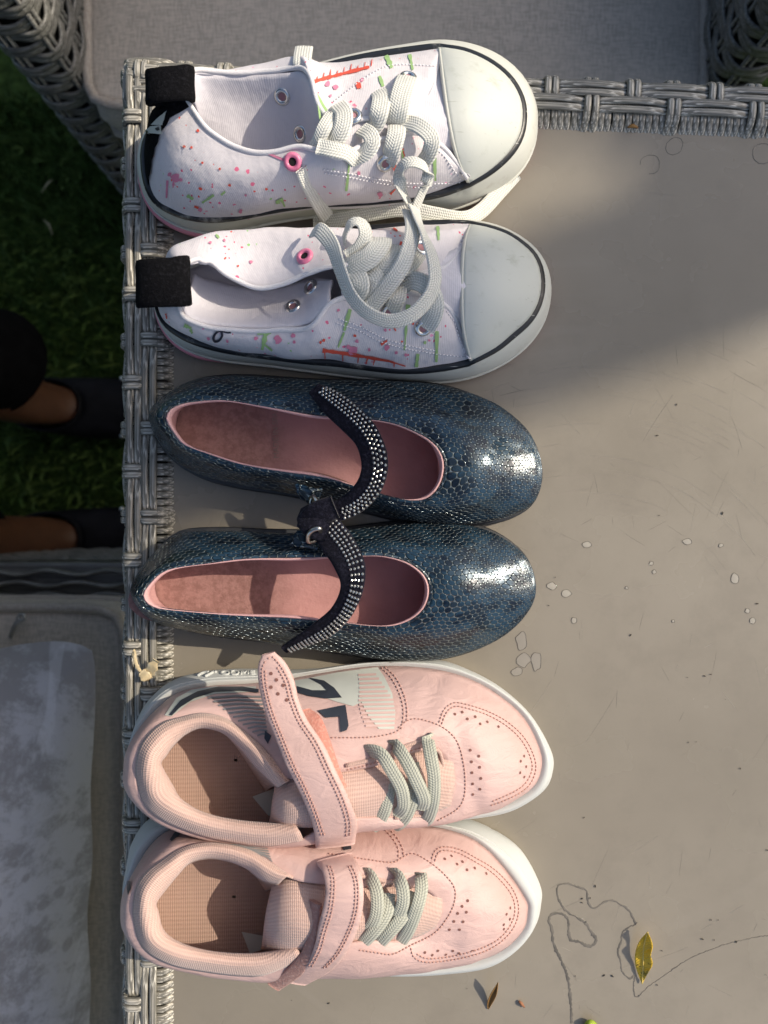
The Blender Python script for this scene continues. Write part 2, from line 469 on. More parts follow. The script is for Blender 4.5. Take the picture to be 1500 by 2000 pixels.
MAT['eyelet'] = plain('nickel_eyelet', (.72, .72, .70), .25, 1.0)
MAT['pink_eyelet'] = plain('pink_enamel_eyelet', (.78, .22, .36), .35)
MAT['eyelet_pink'] = plain('eyelet_backing', (.42, .20, .22), .6)
MAT['dark'] = plain('dark_hollow', (.012, .011, .011), .9)
MAT['snake'] = m_snake()
MAT['insole'] = m_leather('dusty_pink_insole', (.42, .22, .21), (.36, .18, .175), .1, 600, .55)
MAT['insole_worn'] = m_leather('worn_brown_insole', (.24, .13, .11), (.33, .18, .16), .1, 500, .6)
MAT['lining_pink'] = m_leather('pink_lining_leather', (.62, .37, .36), (.54, .31, .31), .2, 700, .5)
MAT['velvet'] = m_velvet('navy_velvet', (.007, .007, .013), (.028, .028, .045))
MAT['crystal'] = plain('rhinestone', (.50, .50, .48), .22, .85)
MAT['ring'] = plain('brushed_steel_ring', (.55, .53, .47), .28, 1.0)
MAT['sole_dark'] = m_rubber('dark_navy_sole', (.03, .032, .036), .5, (.12, .11, .1), .3)
MAT['pleather'] = m_leather('blush_pink_leather', (.60, .415, .38), (.545, .37, .335), .32, 1100, .5)
MAT['mesh'] = m_mesh('blush_knit_mesh', (.66, .465, .395), (.54, .365, .31), 620)
MAT['inmesh'] = m_mesh('inner_knit_mesh', (.44, .30, .24), (.385, .255, .20), 480)
MAT['eva'] = m_rubber('white_foam_midsole', (.53, .545, .525), .7, (.55, .55, .5), .2)
MAT['print_white'] = plain('pale_sage_print', (.56, .58, .52), .45, nz=.93)
MAT['print_navy'] = plain('navy_print', (.028, .033, .045), .45, nz=1.2)
MAT['print_grey'] = plain('slate_stripe_print', (.19, .19, .19), .5, nz=1.15)
MAT['print_pink'] = plain('pink_stripe_print', (.62, .43, .39), .5, nz=.95)
MAT['thread'] = plain('dusty_rose_thread', (.50, .29, .245), .8)
MAT['thread_white'] = plain('white_thread', (.80, .79, .82), .8)
MAT['velcro'] = m_velvet('red_velcro', (.56, .24, .19), (.64, .37, .30))
MAT['velcro_rose'] = m_velvet('rose_velcro', (.40, .22, .19), (.55, .37, .32))
for k, c in (('red', (.74, .10, .06)), ('green', (.33, .52, .21)), ('rose', (.70, .24, .36)), ('ink', (.02, .022, .04))):
    MAT['paint_'+k] = plain('fabric_paint_'+k, c, .75, nz=.9)
# ------------------------------------------------------------------ ground
def m_grass():
    m = Mt('lawn_soil', (.05, .08, .02), .95, spec=.1); o = m.co()
    f = m.noise(o, 70, 5, .7)
    m.col(m.mix(m.step(f, .35, .65), (.028, .05, .010), (.075, .125, .028))); m.bump(f, .8, .02); return m.m
def m_blade():
    m = Mt('grass_blade', (.06, .12, .025), .7, spec=.2); o = m.co()
    m.col(m.mix(m.step(m.noise(o, 35, 3), .35, .65), (.05, .10, .02), (.11, .17, .045))); return m.m
MAT['grass'] = m_grass(); MAT['blade'] = m_blade()
g = mk('ground', [(-40, -40, 0), (40, -40, 0), (40, 40, 0), (-40, 40, 0)], [(0, 1, 2, 3)], MAT['grass']); tag(g, 'dark green lawn under the garden table', 'lawn', kind='structure')
s = Soup(); rg = random.Random(3)
for k in range(15000):
    x = rg.uniform(-.85, -.08); y = rg.uniform(-.20, .62)
    if k % 7 == 0: x = rg.uniform(.25, .6); y = rg.uniform(.28, .6)
    a = rg.uniform(0, 6.283); h = rg.uniform(.012, .032); w = rg.uniform(.0012, .0024); ln = rg.uniform(.3, 1.1)*h
    dx, dy = math.cos(a), math.sin(a)
    s.add([(x-dy*w, y+dx*w, 0), (x+dy*w, y-dx*w, 0), (x+dx*ln*.4+dy*w*.7, y+dy*ln*.4-dx*w*.7, h*.7), (x+dx*ln, y+dy*ln, h)], [(0, 1, 2), (0, 2, 3)])
gb = mk('grass', s.V, s.F, MAT['blade'], kind='stuff'); tag(gb, 'short green grass blades of the lawn', 'grass')
MAT['straw'] = plain('dry_straw', (.42, .36, .20), .8, nz=.7)
def straw(px0, py0, px1, py1, label):
    def G(px, py, z): sc = S0*(HC+ZT-z)/HC; return Vector(((px-750)*sc, (1000-py)*sc, z))
    a, b = G(px0, py0, .02), G(px1, py1, .026); m = (a+b)/2+Vector((.003, .002, .004))
    V, F, UV = tube(spl([a, m, b], 5), [.0012]*4+[.0016]*4+[.0008]*3, 6)
    return tag(mk('dry_grass_stalk', V, F, MAT['straw'], at=a), label, 'stalk')
straw(82, 375, 103, 351, 'pale dry stalk lying straight on the lawn, nearer the chair')
straw(86, 430, 102, 458, 'pale dry bent stalk on the lawn, nearer the black trouser leg')

# ------------------------------------------------------------------ table with woven rim
TB = thing('garden_table', 'taupe topped garden table with grey woven wicker rim, six shoes on it', 'table', (.31, -.51, 0))
x0, y1 = P(338, 0, 0).x, P(0, 244, 0).y
tv = []; X1, Y0 = .74, -1.24
# sheet with a softly rounded border
def sheet(z0, z1, xa, xb, ya, yb, r=.003):
    V = []; F = []
    for (ins, z) in ((0, z0), (0, z1-r), (r*.3, z1-r*.3), (r, z1)):
        V += [(xa+ins, ya+ins, z), (xb-ins, ya+ins, z), (xb-ins, yb-ins, z), (xa+ins, yb-ins, z)]
    for j in range(3):
        for i in range(4): F.append((j*4+i, j*4+(i+1) % 4, (j+1)*4+(i+1) % 4, (j+1)*4+i))
    F.append((12, 13, 14, 15)); F.append((3, 2, 1, 0)); return V, F
ca, sa = math.cos(R(-2.3)), math.sin(R(-2.3))
V, F = sheet(ZT-.006, ZT, x0-.004, X1, Y0, y1+.012)
# the far edge runs at a slight angle to the left edge
def skew(v):
    v = Vector(v); t = (v.y-Y0)/(y1+.012-Y0); v.y += (v.x-x0)*math.tan(R(-2.3))*max(0, t); return v
mk('table_top', [skew(v) for v in V], F, MAT['table'], TB, smooth=False)
# hairline scratches in the acrylic
MAT['scratch_dark'] = plain('dark_scratch', (.175, .158, .132), .5, nz=.8); MAT['scratch_pale'] = plain('pale_scratch', (.33, .305, .255), .4, nz=.85)
rs = random.Random(17)
for nm, cnt in (('scratch_dark', 90), ('scratch_pale', 300)):
    s = Soup()
    for _ in range(cnt):
        px, py = rs.uniform(960, 1520), rs.uniform(680, 2010)
        if rs.random() < .12: px, py = rs.uniform(350, 1500), rs.uniform(270, 2010)
        p = P(px, py, .02)
        if nm == 'scratch_pale' and rs.random() < .75:      # wiped arcs round one spot
            c = P(1150, 1290, .02); r_ = (p-c).length
            if r_ < .075 or py > 1150: continue
            a0 = math.atan2(p.y-c.y, p.x-c.x); da = rs.uniform(.004, .045)/max(r_, .02); pts = [c+Vector((math.cos(a0+da*t), math.sin(a0+da*t), 0))*r_ for t in (0, .25, .5, .75, 1)]
        else:
            a = rs.choice((1.45, 1.6, -.6, .5, 1.0, rs.uniform(0, 3.14)))+rs.gauss(0, .18); L = min(.03, rs.expovariate(1/.008)+.002); k = rs.gauss(0, 6); pts = [p+Vector((math.cos(a+k*L*t*.5), math.sin(a+k*L*t*.5), 0))*L*t for t in (0, .25, .5, .75, 1)]
        w = rs.uniform(.00005, .00019)
        s.add(*ribbon(pts, [w*.3, w, w*rs.uniform(.6, 1), w*.9, w*.25], .00005, prof=[(-1, 0), (0, 1), (1, 0), (0, -1)]))
    mk('hairline_scratches', s.V, s.F, MAT[nm], TB, kind='stuff')
# strands
def strand_mesh(name, path_mm, w, t, axis, bow=0):
    pts = [Vector(p)/1000 for p in path_mm]
    V, F, UV = ribbon(spl(pts, 3), w/1000, t/1000, up=Vector((0, 0, 1)), prof=[(-1, -.2), (-.94, .45), (-.7, .85), (-.3, .98), (0, 1.0), (.3, .98), (.7, .85), (.94, .45), (1, -.2), (.5, -1), (-.5, -1)])
    me = bpy.data.meshes.new(name)
    if axis == 'Y': V = [Vector((v.y, -v.x, v.z)) for v in V]     # strand material grain runs along local X
    me.from_pydata([tuple(v) for v in V], [], F); me.polygons.foreach_set('use_smooth', [True]*len(F)); me.materials.append(MAT['wicker']); me.update(); return me
YP = lambda lst: [(0, y, z) for y, z in lst]
rib_me = [strand_mesh('rim_rib', YP([(-1.6, -16), (-1.2, -5), (.3+.3*k, 1.0), (3, 2.8), (9, 3.0), (16, 2.9), (19.5, 2.2+.3*k), (22.5, .7), (25.2, -2.2)]), 3.7-.15*k, 2.6, 'Y') for k in range(3)]
bandA_me = strand_mesh('rim_band', YP([(-2.4, -16), (-2.0, -6), (-.3, 2.6), (2.0, 5.9), (5.5, 6.4), (9.0, 5.9), (10.6, 3.2), (10.9, 1)]), 3.7, 2.5, 'Y')
bandB_me = strand_mesh('rim_band', YP([(8.8, 1), (9.2, 3.2), (10.4, 5.8), (13.2, 6.4), (16.6, 6.0), (20, 4.4), (23, 1.6), (25.6, -2)]), 3.7, 2.5, 'Y')
bandC_me = strand_mesh('rim_band', YP([(-2.9, -16), (-2.7, -6), (-2.0, 0), (-.2, 3.0), (1.6, 2.6)]), 3.7, 2.4, 'Y')
def float_mesh(L, bow, w=3.85):
    h = L/2
    return strand_mesh('rim_strand', [(-h, 0, 1.8), (-h+2.2, bow*.35, 4.0), (-h*.45, bow, 5.3), (0, bow*1.15, 5.6), (h*.45, bow, 5.3), (h-2.2, bow*.35, 4.0), (h, 0, 1.8)], w, 2.5, 'X')
def outer_mesh(L):
    h = L/2
    return strand_mesh('rim_strand', [(-h, 1.2, -1.5), (-h*.6, -.9, -2.6), (0, -1.9, -3), (h*.6, -.9, -2.6), (h, 1.2, -1.5)], 2.6, 3.6, 'X')
def rim(origin, ang, length, period, phB, phA, s0, s1):
    """origin: outer corner; runs along ang; phases in metres from the origin"""
    c, n = math.cos(ang), math.sin(ang); dx = Vector((c, n, 0)); dy = Vector((-n, c, 0))
    def at(s_, q): return origin+dx*s_+dy*q
    rr = random.Random(int(length*1000))
    f = [float_mesh(period*1000-4.5, b) for b in (.35, -.35)]
    fo = outer_mesh(period*1000-5)
    step = period/12; k = int(s0/step)
    while k*step < s1:
        sp = k*step
        dB = abs((sp-phB+period/2) % period-period/2); dA = abs((sp-phA+period/2) % period-period/2)
        inst('rim_rib', rib_me[rr.randrange(3)], TB, at(sp+rr.uniform(-.0003, .0003), 0), ang+math.pi/2+rr.uniform(-.02, .02))
        k += 1
    j = int((s0-phB)/period)-1
    for j in range(j, j+int((s1-s0)/period)+3):
        b = phB+j*period; a_ = phA+j*period
        if s0 < b < s1:
            for o_ in (-.0019, .0019):
                inst('rim_band', bandB_me, TB, at(b+o_, 0), ang+math.pi/2+rr.uniform(-.03, .03)); inst('rim_band', bandC_me, TB, at(b+o_, 0), ang+math.pi/2)
        if s0 < a_ < s1:
            for o_ in (-.0019, .0019): inst('rim_band', bandA_me, TB, at(a_+o_, 0), ang+math.pi/2+rr.uniform(-.03, .03))
        m_ = b+period/2
        lo_, hi_ = max(m_-period/2+.002, s0), min(m_+period/2-.002, s1)
        if hi_-lo_ > .006:
            for i, o_ in enumerate((.00185, -.00185)): inst('rim_strand', f[i], TB, at((lo_+hi_)/2, .0134+o_)+Vector((0, 0, rr.uniform(-.0003, .0003))), ang+rr.uniform(-.012, .012)).scale.x = (hi_-lo_)/(period-.004)
            inst('rim_strand', fo, TB, at((lo_+hi_)/2, 0), ang).scale.x = (hi_-lo_)/(period-.004)
        m_ = a_+period/2
        lo_, hi_ = max(m_-period/2+.002, s0), min(m_+period/2-.002, s1)
        if hi_-lo_ > .006:
            for i, o_ in enumerate((.00185, -.00185)): inst('rim_strand', f[i], TB, at((lo_+hi_)/2, .0056+o_)+Vector((0, 0, rr.uniform(-.0003, .0003))), ang+rr.uniform(-.012, .012)).scale.x = (hi_-lo_)/(period-.004)
OX, OY = P(242, 0, 4).x, P(0, 118, 4).y
k5 = S0*(HC-.005)/HC
# left side: runs down the photo; local +Y must point inwards (+x)
L0 = Vector((OX, OY, ZT))
rim(L0, R(-90), 1.4, .0461, (492-118)*k5, (404-118)*k5, .001, .56)
# far side: runs left to right; inwards is -y, so run it from right to left
T0 = L0+Vector((ca, sa, 0))*.40
rim(T0, R(180-2.3), 1.0, .0427, .40-(1160-242)*k5, .40-(1080-242)*k5, -.03, .399)
def core(a, b, inw, name):
    d = (b-a).normalized(); V = []; prof = [(.6, -30), (.8, -4), (3, .9), (12, 1.3), (19, .6), (24, -2.6), (24, -30)]
    for p in (a, b):
        for q, z in prof: V.append(p+inw*q/1000+Vector((0, 0, z/1000)))
    K = len(prof); F = [(i, i+1, K+i+1, K+i) for i in range(K-1)]
    F.append((0, K, K+K-1, K-1))
    return mk(name, V, F, MAT['wicker_core'], TB, smooth=False)
core(L0+Vector((0, 0, 0)), L0+Vector((0, -1.4, 0)), Vector((1, 0, 0)), 'rim_frame')
core(L0, L0+Vector((ca, sa, 0))*.95, Vector((sa, -ca, 0)), 'rim_frame')
def box(name, a, b, mat, parent, bev=.004):
    a, b = Vector(a), Vector(b); bm = bmesh.new(); bmesh.ops.create_cube(bm, size=1)
    for v in bm.verts: v.co = Vector([(a[i]+b[i])/2+v.co[i]*(b[i]-a[i]) for i in range(3)])
    bmesh.ops.bevel(bm, geom=bm.edges[:], offset=bev, segments=2, affect='EDGES', profile=.5)
    bm.verts.index_update(); V = [v.co.copy() for v in bm.verts]; F = [tuple(v.index for v in f.verts) for f in bm.faces]; bm.free()
    return mk(name, V, F, mat, parent)
MAT['wicker_plain'] = m_wicker('grey_wicker_panel', (.05, .05, .045), (.10, .098, .09), (.17, .17, .155))
box('apron', (OX+.004, Y0, ZT-.12), (OX+.02, OY-.03, ZT-.031), MAT['wicker_plain'], TB)
box('apron', (OX+.025, OY-.035, ZT-.12), (.74, OY-.051, ZT-.031), MAT['wicker_plain'], TB)
for xx, yy in ((OX+.03, OY-.12), (.70, OY-.12), (OX+.03, Y0+.03), (.70, Y0+.03)):
    box('leg', (xx, yy, 0), (xx+.06, yy+.06, ZT-.121), MAT['wicker_plain'], TB)

# ------------------------------------------------------------------ wicker chairs
def weave_row(path, z, pitch, phase, name, parent, mat, amp=.0022, w=.0115, t=.0042, wl=.030):
    d = resample(path, max(8, int(sum((b-a).length for a, b in zip(path, path[1:]))/.005)))
    L = 0; pts = []; ups = []
    for i, p in enumerate(d):
        if i: L += (p-d[i-1]).length
        tt = d[min(i+1, len(d)-1)]-d[max(i-1, 0)]; nn = Vector((tt.y, -tt.x, 0)).normalized()
        pts.append(Vector((p.x, p.y, z+.0012*math.sin(L*70+z*200)))+nn*amp*math.sin(2*math.pi*L/wl/2+phase)); ups.append(nn)
    prof = [(-1, 0), (-.9, .7), (-.5, 1.1), (-.1, .65), (0, .5), (.1, .65), (.5, 1.1), (.9, .7), (1, 0), (.6, -.9), (-.6, -.9)]
    V, F, UV = ribbon(pts, w, t, ups=ups, prof=prof)
    return mk(name, V, F, mat, parent)
MAT['chair_weave'] = m_wicker('chair_weave', (.10, .098, .088), (.17, .168, .152), (.27, .265, .24))
MAT['chair_weave'].node_tree.nodes
def rounded_path(xa, xb, yf, yb, r, flip):
    """open plan path round an arm: outer back -> outer front -> front -> inner front -> inner back"""
    pts = [Vector((xa, yb, 0)), Vector((xa, (yb+yf)/2, 0))]
    for k in range(6): a = R(180+90*k/5); pts.append(Vector((xa+r+r*math.cos(a), yf+r+r*math.sin(a), 0)))
    for k in range(6): a = R(270+90*k/5); pts.append(Vector((xb-r+r*math.cos(a), yf+r+r*math.sin(a), 0)))
    pts += [Vector((xb, (yb+yf)/2, 0)), Vector((xb, yb, 0))]
    return pts
def wicker_arm(parent, xa, xb, yf, yb, zt, r=.02):
    path = rounded_path(xa, xb, yf, yb, r, False)
    k = 0; z = .02
    while z < zt:
        weave_row(path, z, 0, math.pi*(k % 2), 'weave_strand', parent, MAT['chair_weave'])
        z += .0136; k += 1
    d = resample(path, 200); L = sum((b-a).length for a, b in zip(path, path[1:])); n = int(L/.030)
    inner = resample(path, n*2)
    for i in range(0, n*2, 2):
        for o_ in (-.003, .003):
            p = inner[i]; q = inner[min(i+1, len(inner)-1)]-p; q = q.normalized() if q.length else Vector((1, 0, 0))
            c = p+q*o_
            V, F, UV = tube([c+Vector((0, 0, .0)), c+Vector((0, 0, zt/2)), c+Vector((0, 0, zt))], .0021, 6)
            mk('weave_stake', V, F, MAT['chair_weave'], parent)
    box('arm_core', (xa+.005, yf+.006, 0), (xb-.005, yb, zt-.004), MAT['wicker_core'], parent, .012)
    # rolled top
    for j in range(3):
        xx = xa+(xb-xa)*(j+.5)/3
        V, F, UV = tube([Vector((xx, yf+.004, zt)), Vector((xx, (yf+yb)/2, zt+.004)), Vector((xx, yb, zt))], (xb-xa)/5.4, 8)
        mk('arm_top', V, F, MAT['chair_weave'], parent)
def cushion(parent, a, b, rad=.018, puff=.010, name='seat_cushion'):
    a, b = Vector(a), Vector(b); V = []; F = []; n = 24
    c = (a+b)/2; hx, hy, hz = (b-a)/2
    def corner(u, v, sx, sy):   # superellipse plan
        k = max(abs(u), abs(v)); l = (abs(u)**26+abs(v)**26)**(1/26) or 1
        return c.x+u*hx*k/l, c.y+v*hy*k/l
    for side in (1, -1):
        base = len(V)
        for j in range(n+1):
            for i in range(n+1):
                u = -1+2*i/n; v = -1+2*j/n
                u = math.copysign(1-(1-abs(u))**1.5, u); v = math.copysign(1-(1-abs(v))**1.5, v)
                x, y = corner(u, v, hx, hy)
                e = (1-abs(u)**10)*(1-abs(v)**10)
                V.append(Vector((x, y, c.z+side*(hz-.006*(1-e)+puff*(1-u*u)*(1-v*v)+.0015*mnoise.noise(Vector((x*14, y*14, side)))))))
        for j in range(n):
            for i in range(n):
                q = (base+j*(n+1)+i, base+j*(n+1)+i+1, base+(j+1)*(n+1)+i+1, base+(j+1)*(n+1)+i)
                F.append(q if side > 0 else tuple(reversed(q)))
    ring = [i for i in range(n)]+[j*(n+1)+n for j in range(n)]+[n*(n+1)+n-i for i in range(n)]+[(n-j)*(n+1) for j in range(n)]
    m = (n+1)**2; K = len(ring); base = len(V)
    for r_ in ring:
        p, q = V[r_], V[m+r_]; mid = (p+q)/2; o_ = Vector((mid.x-c.x, mid.y-c.y, 0)).normalized()
        V.append(mid+o_*.007)
    for k in range(K):
        k2 = (k+1) % K
        F.append((ring[k], base+k, base+k2, ring[k2])); F.append((base+k, m+ring[k], m+ring[k2], base+k2))
    o = mk(name, V, F, MAT['cushion'], parent)
    for off in (0, m):
        loop = [V[off+r_]+(Vector((V[off+r_].x-c.x, V[off+r_].y-c.y, 0)).normalized()*.002) for r_ in ring]
        v, f, uv = tube(resample(loop, 160, True), .0048, 8, True); mk('piping', v, f, MAT['piping'], o)
    return o
CH = thing('wicker_chair', 'grey wicker armchair with taupe seat cushion facing the far side of the table', 'chair', (.012, .62, 0), 'wicker seats round the table')
wicker_arm(CH, -.318, -.268, .376, .86, .60)
wicker_arm(CH, .288, .338, .376, .86, .60)
cushion(CH, (-.264, .364, .385), (.285, .86, .455))
box('seat_base', (-.262, .40, .30), (.283, .86, .378), MAT['wicker_plain'], CH)
box('back_panel', (-.262, .90, .30), (.283, .94, .80), MAT['wicker_plain'], CH, .015)
CG = thing('wicker_bench', 'dark taupe cushioned wicker seat on the lawn at the near left of the table', 'seat', (-.52, -.36, 0), 'wicker seats round the table')
cg = cushion(CG, (-.80, -.66, .375), (-.236, -.088, .448))
box('seat_base', (-.80, -.66, .02), (-.245, -.088, .370), MAT['wicker_core'], CG)
for k in range(26):
    weave_row([Vector((-.80, -.054, 0)), Vector((-.5, -.054, 0)), Vector((-.245, -.054, 0)), Vector((-.225, -.066, 0)), Vector((-.222, -.09, 0)), Vector((-.222, -.4, 0)), Vector((-.222, -.66, 0))], .02+.0136*k, 0, math.pi*(k % 2), 'weave_strand', CG, MAT['chair_weave'])
box('seat_rim', (-.80, -.094, .33), (-.232, -.050, .367), MAT['wicker_plain'], CG)
for k in range(3):
    weave_row([Vector((-.80, -.060-.0115*k, 0)), Vector((-.5, -.060-.0115*k, 0)), Vector((-.24, -.060-.0115*k, 0))], .372, 0, math.pi*(k % 2), 'weave_strand', CG, MAT['chair_weave'], w=.012)
def Pz(px, py, z): sc = S0*(HC+ZT-z)/HC; return Vector(((px-750)*sc, (1000-py)*sc, z))
MAT['zip'] = plain('grey_zip_pull', (.32, .32, .30), .4, .4)
V, F, UV = ribbon(spl([Pz(20, 1245, .452), Pz(25, 1232, .456), Pz(34, 1216, .458), Pz(42, 1207, .456)], 4), [.004]*5+[.005]*5+[.007]*3, .0022)
zo = mk('zip_pull', V, F, MAT['zip'], CG)
V, F = disc_ring(Pz(42, 1206, .459), Vector((0, 0, 1)), .0018, .0042, .0012); mk('zip_ring', V, F, MAT['zip'], zo)
# scatter pillow
def m_pillow():
    m = Mt('pale_floral_pillow', (.5, .5, .52), .85, spec=.2, Sheen_Weight=.2); o = m.co()
    w = m.vm('ADD', o, m.vm('MULTIPLY', m.n('TexNoise', {'Vector': o, 'Scale': 9.0, 'Detail': 3}).outputs['Color'], (.05, .05, 0)))
    f = m.step(m.noise(w, 24, 7, .75), .42, .58)
    c = m.mix(f, (.52, .51, .52), (.33, .315, .31))
    st = m.step(m.noise(m.co('Object', (30, 7, 10), (0, 0, R(18))), 1.0, 3, .6, .8), .55, .62)
    c = m.mix(m.mth('MULTIPLY', st, .3), c, (.78, .78, .81))
    sp = m.mth('MULTIPLY', m.mth('SUBTRACT', 1, m.step(m.voro(w, 55), .18, .3)), m.step(m.noise(o, 10, 2), .48, .56))
    c = m.mix(m.mth('MULTIPLY', sp, .55), c, (.28, .26, .255))
    m.col(c); m.bump(m.noise(o, 900, 3), .25, .0008); m.bump(m.noise(o, 25, 3), .3, .01); return m.m
MAT['pillow'] = m_pillow()
PC = Vector((-.434, -.318, .525)); V = []; F = []; n = 30
for side in (1, -1):
    b = len(V)
    for j in range(n+1):
        for i in range(n+1):
            u = -1+2*i/n; v = -1+2*j/n
            x = u*.215*(1-.07*(1-v*v)); y = v*.222*(1-.07*(1-u*u)); x *= 1-.07*(u*v)**6; y *= 1-.07*(u*v)**6
            hz = .095*(max(0, (1-u**2)*(1-v**2)))**.62
            wv = .006*mnoise.noise(Vector((x*14, y*14, 5))); V.append(PC+Vector((x+wv*abs(u)**6, y+wv*abs(v)**6, side*hz+.012*mnoise.noise(Vector((x*11, y*11, 1))))))
    for j in range(n):
        for i in range(n):
            q = (b+j*(n+1)+i, b+j*(n+1)+i+1, b+(j+1)*(n+1)+i+1, b+(j+1)*(n+1)+i); F.append(q if side > 0 else tuple(reversed(q)))
pl = mk('scatter_pillow', V, F, MAT['pillow'], at=PC); tag(pl, 'pale grey floral scatter pillow lying on the dark taupe seat', 'pillow')

# ------------------------------------------------------------------ person standing at the left of the table
MAT['skin'] = plain('skin', (.09, .038, .018), .5, nz=.85, bs=120)
MAT['trouser'] = plain('black_trouser_cloth', (.003, .003, .0035), .95, nz=1.6, bs=500, spec=.05)
MAT['shoe_black'] = m_leather('black_shoe_leather', (.003, .003, .004), (.006, .006, .008), .3, 900, .6)
MAT['shoe_black'].node_tree.nodes['Principled BSDF'].inputs['Specular IOR Level'].default_value = .12
MAT['stud'] = plain('steel_stud', (.7, .7, .68), .3, 1.0)
MAT['hair'] = plain('dark_hair', (.03, .018, .010), .5, nz=.6, bs=200)
PE = thing('person', 'person in black trousers and black slip-on shoes standing on the lawn beside the table', 'person', (-.45, .055, 0))
yL, yR = .150, -.037
J = {'pel': ((-.56, .055, .93), .13), 'sp': ((-.55, .055, 1.12), .125), 'ch': ((-.53, .055, 1.32), .135), 'nk': ((-.49, .055, 1.46), .05), 'hd': ((-.45, .055, 1.56), .085), 'ht': ((-.44, .055, 1.66), .075)}
for s_, y in (('L', yL), ('R', yR)):
    sg = 1 if s_ == 'L' else -1
    J.update({'hp'+s_: ((-.56, .055+sg*.085, .88), .085), 'kn'+s_: ((-.515, y+sg*.005, .50), .058), 'an'+s_: ((-.490, y, .10), .032), 'hl'+s_: ((-.502, y, .040), .024), 'in'+s_: ((-.435, y, .046), .025), 'ba'+s_: ((-.345, y, .022), .015), 'to'+s_: ((-.31, y, .020), .010),
              'sh'+s_: ((-.51, .055+sg*.165, 1.38), .055), 'el'+s_: ((-.34, .055+sg*.21, 1.20), .040), 'wr'+s_: ((-.12, .01+sg*.12, 1.145), .026), 'ha'+s_: ((-.04, sg*.085, 1.15), .024), 'fi'+s_: ((.02, sg*.07, 1.155), .012)})
E = [('pel', 'sp'), ('sp', 'ch'), ('ch', 'nk'), ('nk', 'hd'), ('hd', 'ht')]
for s_ in 'LR': E += [('pel', 'hp'+s_), ('hp'+s_, 'kn'+s_), ('kn'+s_, 'an'+s_), ('an'+s_, 'hl'+s_), ('an'+s_, 'in'+s_), ('in'+s_, 'ba'+s_), ('ba'+s_, 'to'+s_), ('ch', 'sh'+s_), ('sh'+s_, 'el'+s_), ('el'+s_, 'wr'+s_), ('wr'+s_, 'ha'+s_), ('ha'+s_, 'fi'+s_)]
keys = list(J); me = bpy.data.meshes.new('body')
me.from_pydata([tuple(Vector(J[k][0])-PE.location) for k in keys], [(keys.index(a), keys.index(b)) for a, b in E], [])
bo = bpy.data.objects.new('body', me); C.objects.link(bo); bo.parent = PE
sk = bo.modifiers.new('skin', 'SKIN'); sk.use_smooth_shade = True
for i, k in enumerate(keys):
    me.skin_vertices[0].data[i].radius = (J[k][1], J[k][1]); me.skin_vertices[0].data[i].use_root = (k == 'pel')
ss = bo.modifiers.new('sub', 'SUBSURF'); ss.levels = 2; ss.render_levels = 2
me.materials.append(MAT['skin'])
def ring(c, rx, ry, n=28, wob=0, seed=0):
    return [Vector((c[0]+rx*(1+wob*math.sin(3*a+seed))*math.cos(a), c[1]+ry*(1+wob*math.sin(2*a+seed))*math.sin(a), c[2])) for a in [2*math.pi*k/n for k in range(n)]]
for s_, y, sg, hx, hy in (('L', yL, 1, -.488, .187), ('R', yR, -1, -.528, -.048)):
    rails = [ring((hx, hy, .185), .062, .066, wob=.05, seed=sg), ring((hx, hy, .20), .063, .067, wob=.05, seed=sg), ring((hx-.012, y+sg*.012, .36), .066, .068, wob=.03, seed=2), ring((-.53, y+sg*.006, .52), .074, .074), ring((-.55, .055+sg*.085, .74), .09, .085), ring((-.565, .055+sg*.07, .96), .11, .088)]
    G = loft(rails, 1, 6, True); V, F = gverts(G, True); mk('trouser_leg', V, F, MAT['trouser'], PE, solid=.003)
G = loft([ring((-.56, .055, .90), .13, .17), ring((-.56, .055, 1.0), .14, .17), ring((-.55, .055, 1.15), .13, .165), ring((-.53, .055, 1.33), .14, .19), ring((-.515, .055, 1.41), .10, .16), ring((-.495, .055, 1.46), .06, .065)], 1, 6, True)
V, F = gverts(G, True); mk('jumper', V, F, MAT['trouser'], PE, solid=.004)
for sg in (1, -1):
    sl = spl([Vector((-.51, .055+sg*.15, 1.38)), Vector((-.43, .055+sg*.205, 1.29)), Vector((-.34, .055+sg*.21, 1.20)), Vector((-.23, .03+sg*.165, 1.17)), Vector((-.14, .015+sg*.125, 1.148))], 5)
    V, F, UV = tube(sl, [.064-.0015*i for i in range(len(sl))], 14); mk('sleeve', V, F, MAT['trouser'], PE)
V, F = gverts([[Vector((-.46+.098*math.sin(t)*math.cos(a), .055+.088*math.sin(t)*math.sin(a), 1.60+.105*math.cos(t))) for a in [2*math.pi*k/20 for k in range(20)]] for t in [.02+1.75*j/12 for j in range(13)]], True)
mk('hair', V, F, MAT['hair'], PE)
